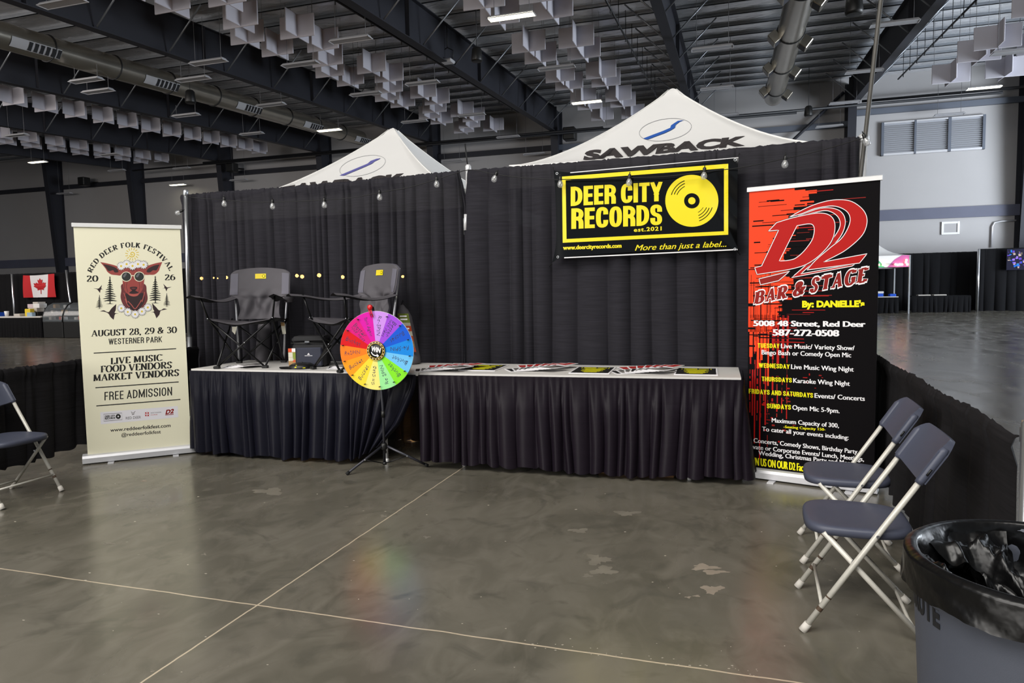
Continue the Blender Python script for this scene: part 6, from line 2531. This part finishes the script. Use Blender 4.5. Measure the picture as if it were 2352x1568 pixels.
M_BLUE = mat('blue plastic', '1E55C8', .4)
M_YBOX = mat('yellow carton', 'E3C62E', .6)
M_PALE = mat('pale carton', 'BDB7B0', .7)
M_PINK = mat('pale pink carton', 'C9B7BE', .7)
small('bin', 'blue plastic bin on the skirted table at the left edge', 'bin', (1, 726), YCN + .4, 12, 9, .3, M_BLUE)
small('cup', 'white paper cup on the skirted table at far left', 'cup', (16, 727), YCN + .3, 10, 12, .2, M_WHITE, lambda w, h: MB().lathe([(0, 0), (w * .36, 0), (w * .5, h), (w * .46, h), (w * .33, h * .05), (0, h * .05)], M_WHITE, 16))
small('box', 'low pale carton on the skirted table right of the cup', 'box', (48, 727), YCN + .3, 18, 6, .3, M_PALE)
small('box', 'pale blue carton beside the yellow carton', 'box', (72, 726), YCN + .12, 16, 9, .14, mat('pale blue carton', '9FB6C8', .7))
yb = small('box', 'yellow carton standing in the group before the flag', 'box', (68, 717), YCN + .32, 17, 8, .16, M_YBOX)
yb.location.z = .745
yb.scale.z = 2.1
for (x, y, w, h, m_, lb) in ((84, 716, 26, 9, M_PALE, 'lowest pale carton of the stack before the flag'), (79, 707, 18, 9, M_PINK, 'pinkish carton in the stack before the flag'), (92, 707, 20, 10, M_WHITE, 'white carton in the stack before the flag'), (90, 697, 16, 4, M_PALE, 'flat pale carton on top of the stack before the flag')):
    o = small('box', lb, 'box', (x, y), YCN + .62, w, h, .3, m_)
    o.location.z = at_y(x, y, YCN + .62).z
small('base_crate', 'black crate under the stack of cartons before the flag', 'crate', (86, 727), YCN + .62, 30, 9, .34, M_BLACK_PL)
M_CASEGL = mat('display case glass', '767C80', .08, .0, spec=.8)
nt = M_CASEGL.node_tree
tr = nt.nodes.new('ShaderNodeBsdfTransparent')
mx = nt.nodes.new('ShaderNodeMixShader')
mx.inputs[0].default_value = .45
nt.links.new(tr.outputs[0], mx.inputs[1])
nt.links.new(nt.nodes['Principled BSDF'].outputs[0], mx.inputs[2])
nt.links.new(mx.outputs[0], nt.nodes['Material Output'].inputs['Surface'])
for (xa, xb, lb) in ((100, 145, 'curved glass display case right of the carton stack'), (147, 192, 'curved glass display case partly hidden by the cream banner')):
    P, Q = at_y(xa, 775, YCN), at_y(xb, 775, YCN)
    w = Q.x - P.x
    t = thing('display_case', lb, 'display case', (P.x, YCN, 0))
    MB().bbox((0, 0, 0), (w, .8, .56), M_BLACK_PL, .02).build('case_base', t)
    g = MB()
    prof = [(0, .56), (.02, .75), (.1, .95), (.24, 1.12), (.42, 1.2)]
    g.grid(lambda u, v: Vector((w * u, np.interp(v, np.linspace(0, 1, 5), [p[0] for p in prof]), np.interp(v, np.linspace(0, 1, 5), [p[1] for p in prof]))), 2, 12, M_CASEGL)
    g.build('curved_glass', t)
    f = MB()
    for x in (0, w):
        f.tube([(x, p[0], p[1]) for p in prof], .014, M_BLACK_MT, 6)
    f.tube([(0, .42, 1.2), (w, .42, 1.2)], .014, M_BLACK_MT, 6)
    f.box((0, .42, 1.19), (w, .8, 1.21), M_BLACK_MT)
    f.box((0, .78, .56), (w, .8, 1.2), M_BLACK_MT)
    f.build('case_frame', t)
    sh = MB()
    for zz_, d_ in ((.6, .08), (.82, .18), (1.0, .3)):
        sh.box((.03, d_, zz_), (w - .03, .76, zz_ + .012), M_CHROME)
    sh.build('case_shelf', t)
    Rr = random.Random(int(xa))
    for i in range(7):
        zz_, d_ = ((.612, .12), (.832, .24), (1.012, .36))[i % 3]
        x = .1 + (w - .2) * Rr.random()
        mm = (M_PALE, M_TAGB, M_WHITE, M_TAGO)[i % 4]
        o = tag(MB().bbox((x - .06, d_, 0), (x + .06, d_ + .18, .09 + .05 * Rr.random()), mm, .015).build('food_pack'), 'small pale food pack inside the ' + ('left' if xa < 120 else 'right') + ' glass display case', 'food pack', 'food packs in the ' + ('left' if xa < 120 else 'right') + ' case')
        o.location = (P.x, YCN, zz_)

# ------------------------------------------------------------------ booths along the back wall, far right
YR = 38.6
zt_ = at_y(2080, 582, YR).z
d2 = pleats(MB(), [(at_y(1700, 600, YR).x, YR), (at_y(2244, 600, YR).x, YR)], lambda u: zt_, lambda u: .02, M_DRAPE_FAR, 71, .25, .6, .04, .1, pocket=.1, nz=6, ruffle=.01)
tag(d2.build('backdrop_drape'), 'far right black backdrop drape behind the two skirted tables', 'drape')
zt3 = at_y(2300, 570, YR - .8).z
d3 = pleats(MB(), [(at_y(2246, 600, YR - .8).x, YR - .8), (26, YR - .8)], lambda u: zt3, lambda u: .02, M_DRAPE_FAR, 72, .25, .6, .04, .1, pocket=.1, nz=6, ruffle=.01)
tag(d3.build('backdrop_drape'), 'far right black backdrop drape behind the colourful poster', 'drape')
P = at_y(2249, 572, YR - .9)
tag(MB().tube([P, (P.x, P.y, 0)], .05, M_CHROME, 8).build('drape_pole'), 'thin pale pole where the two far right drapes meet', 'pole')
P, Q = at_y(2313, 572, YR - 1.1), at_y(2362, 619, YR - 1.1)
M_POST = mat('dark poster print', '1B1A2C', .7, spec=.1)
t = thing('poster', 'dark poster with blue and purple pictures on the far right drape', 'poster', (P.x, YR - 1.1, Q.z))
w, h = Q.x - P.x, P.z - Q.z
MB().box((0, 0, 0), (w, .03, h), M_POST).build('poster_panel', t)
b = MB()
Rr = random.Random(5)
for i in range(40):
    x, z = Rr.uniform(.03, .85) * w, Rr.uniform(.04, .85) * h
    a, c = Rr.uniform(.04, .14) * w, Rr.uniform(.04, .14) * h
    hx = Rr.choice(['2C49B8', '5B3FA8', '8A6AC8', '1F6FC0', '3A2A5E', 'B09A8A', '60574F'])
    m_ = MATS.get('poster ' + hx) or mat('poster ' + hx, hx, .7, spec=.1)
    b.add([(x, -.002 - .0004 * i, z), (x + a, -.002 - .0004 * i, z + .02 * h), (x + a * .8, -.002 - .0004 * i, z + c), (x - .02 * w, -.002 - .0004 * i, z + c * .9)], [(0, 1, 2, 3)], m_)
b.build('poster_picture', t)
YTT = 36.0
for (xa, xb, top_, Yt, lb) in ((1960, 2064, 0, YTT, 'black skirted table under the green and pink canopy at far right'), (2094, 2230, 0, YTT + .8, 'long black skirted table in front of the far right drape')):
    P, Q = at_y(xa, 680, Yt), at_y(xb, 680, Yt)
    w = Q.x - P.x
    t = thing('counter_table', lb, 'table', (P.x, Yt, 0))
    MB().bbox((0, 0, .73), (w, .75, .77), M_WHITE_VINYL if xa < 2000 else M_DRAPE_FAR, .01).build('tabletop', t)
    pleats(MB(), [(0, 0), (w, 0), (w + .01, .7)], lambda u: .76 if xa > 2000 else .73, lambda u: .01, M_DRAPE_FAR, 81, .12, .3, .02, .05, nz=5, ruffle=0).build('skirt', t)
for (x, w, h, m_, lb, nm) in ((2016, 20, 7, M_BLUE, 'blue bin with white lid on the far right table', 'bin'), (2049, 13, 6, M_BLUE, 'small blue bin at the right end of the far right table', 'bin')):
    P = at_y(x, 675, YTT + .35)
    s = (P - CAM).dot(fwd) / FPX
    t = thing(nm, lb, 'bin', (P.x, YTT + .35, .77))
    MB().bbox((-w * s / 2, -.2, 0), (w * s / 2, .2, h * s), m_, .02).build('bin_body', t)
    if w > 15:
        MB().bbox((-w * s / 2 - .01, -.21, h * s), (w * s / 2 + .01, .21, h * s + .1), M_WHITE, .02).build('bin_lid', t)
for x in (2121, 2157):
    P = at_y(x, 680, YTT + 1.1)
    o = tag(MB().bbox((-.26, -.2, 0), (.26, .2, .05), M_PALE, .01).build('paper_stack'), 'pale paper stack on the long far right table, ' + ('left one' if x < 2140 else 'right one'), 'papers')
    o.location = (P.x, P.y, .77)
# green, white and pink canopy
P = at_y(2091, 600, 35.2)
tcn = thing('canopy_tent', 'small far right canopy with green, white and pink valance', 'canopy tent', (P.x - 1.55, 36.75, 0))
M_TGREEN, M_TPINK = mat('green canopy print', '4FB28A', .7), mat('pink canopy print', 'D86AB0', .7)
ze, hv = 2.62, .52
b = MB()
hx_ = 1.55
ap = Vector((0, 0, 3.7))
cs = [Vector((-hx_, -hx_, ze)), Vector((hx_, -hx_, ze)), Vector((hx_, hx_, ze)), Vector((-hx_, hx_, ze))]
for i in range(4):
    a_, c_2 = cs[i], cs[(i + 1) % 4]
    b.grid(lambda u, v: (a_.lerp(c_2, u)).lerp(ap, v) - Vector((0, 0, .28 * math.sin(math.pi * v))), 6, 8, M_TENT)
    b.add([a_, c_2, c_2 - Vector((0, 0, hv)), a_ - Vector((0, 0, hv))], [(0, 1, 2, 3)], M_TENT)
b.build('canopy_roof', tcn)
b = MB()
yv = -hx_ - .006
f0 = hx_ * 2
b.add([(.63, yv, ze - hv), (hx_, yv, ze - hv), (hx_, yv, ze), (1.2, yv, ze), (.92, yv, ze - .18)], [(0, 1, 2, 3, 4)], M_TPINK)
b.add([(-hx_, yv, ze - hv), (.53, yv, ze - hv), (.36, yv, ze - .3), (.08, yv, ze), (-hx_, yv, ze)], [(0, 1, 2, 3, 4)], M_TGREEN)
b.build('valance_print', tcn)
for sx in (-1, 1):
    for sy in (-1, 1):
        MB().bbox((sx * hx_ * .985 - .035, sy * hx_ * .985 - .035, 0), (sx * hx_ * .985 + .035, sy * hx_ * .985 + .035, ze), M_TENT_FRAME, .01).build('leg', tcn)
fl1 = thing('fairy_lights', 'warm fairy lights along the valance of the far right canopy', 'string lights', at_y(2060, 607, 35.16))
fo_ = fl1.location.copy()
M_FAIRY2 = mat('warm fairy light of the far canopy', (1.0, .74, .32), .4, emit=8)
fp = [(2019, 608), (2028, 608), (2031, 607), (2057, 607), (2062, 608), (2067, 607), (2072, 607), (2081, 602), (2082, 597), (2084, 607)]
MB().tube([at_y(x, y - 1, 35.17) - fo_ for x, y in fp], .006, M_CORD, 4).build('cable', fl1)
for x, y in fp:
    MB().lathe([(0, -1), (.7, -.7), (1, 0), (.7, .7), (0, 1)], M_FAIRY2, 8, Matrix.Translation(at_y(x, y, 35.16) - fo_) @ Matrix.Scale(.045, 4)).build('bulb', fl1)

# lettering helper is no longer needed
bpy.data.objects.remove(_fo)
bpy.data.curves.remove(_fc)
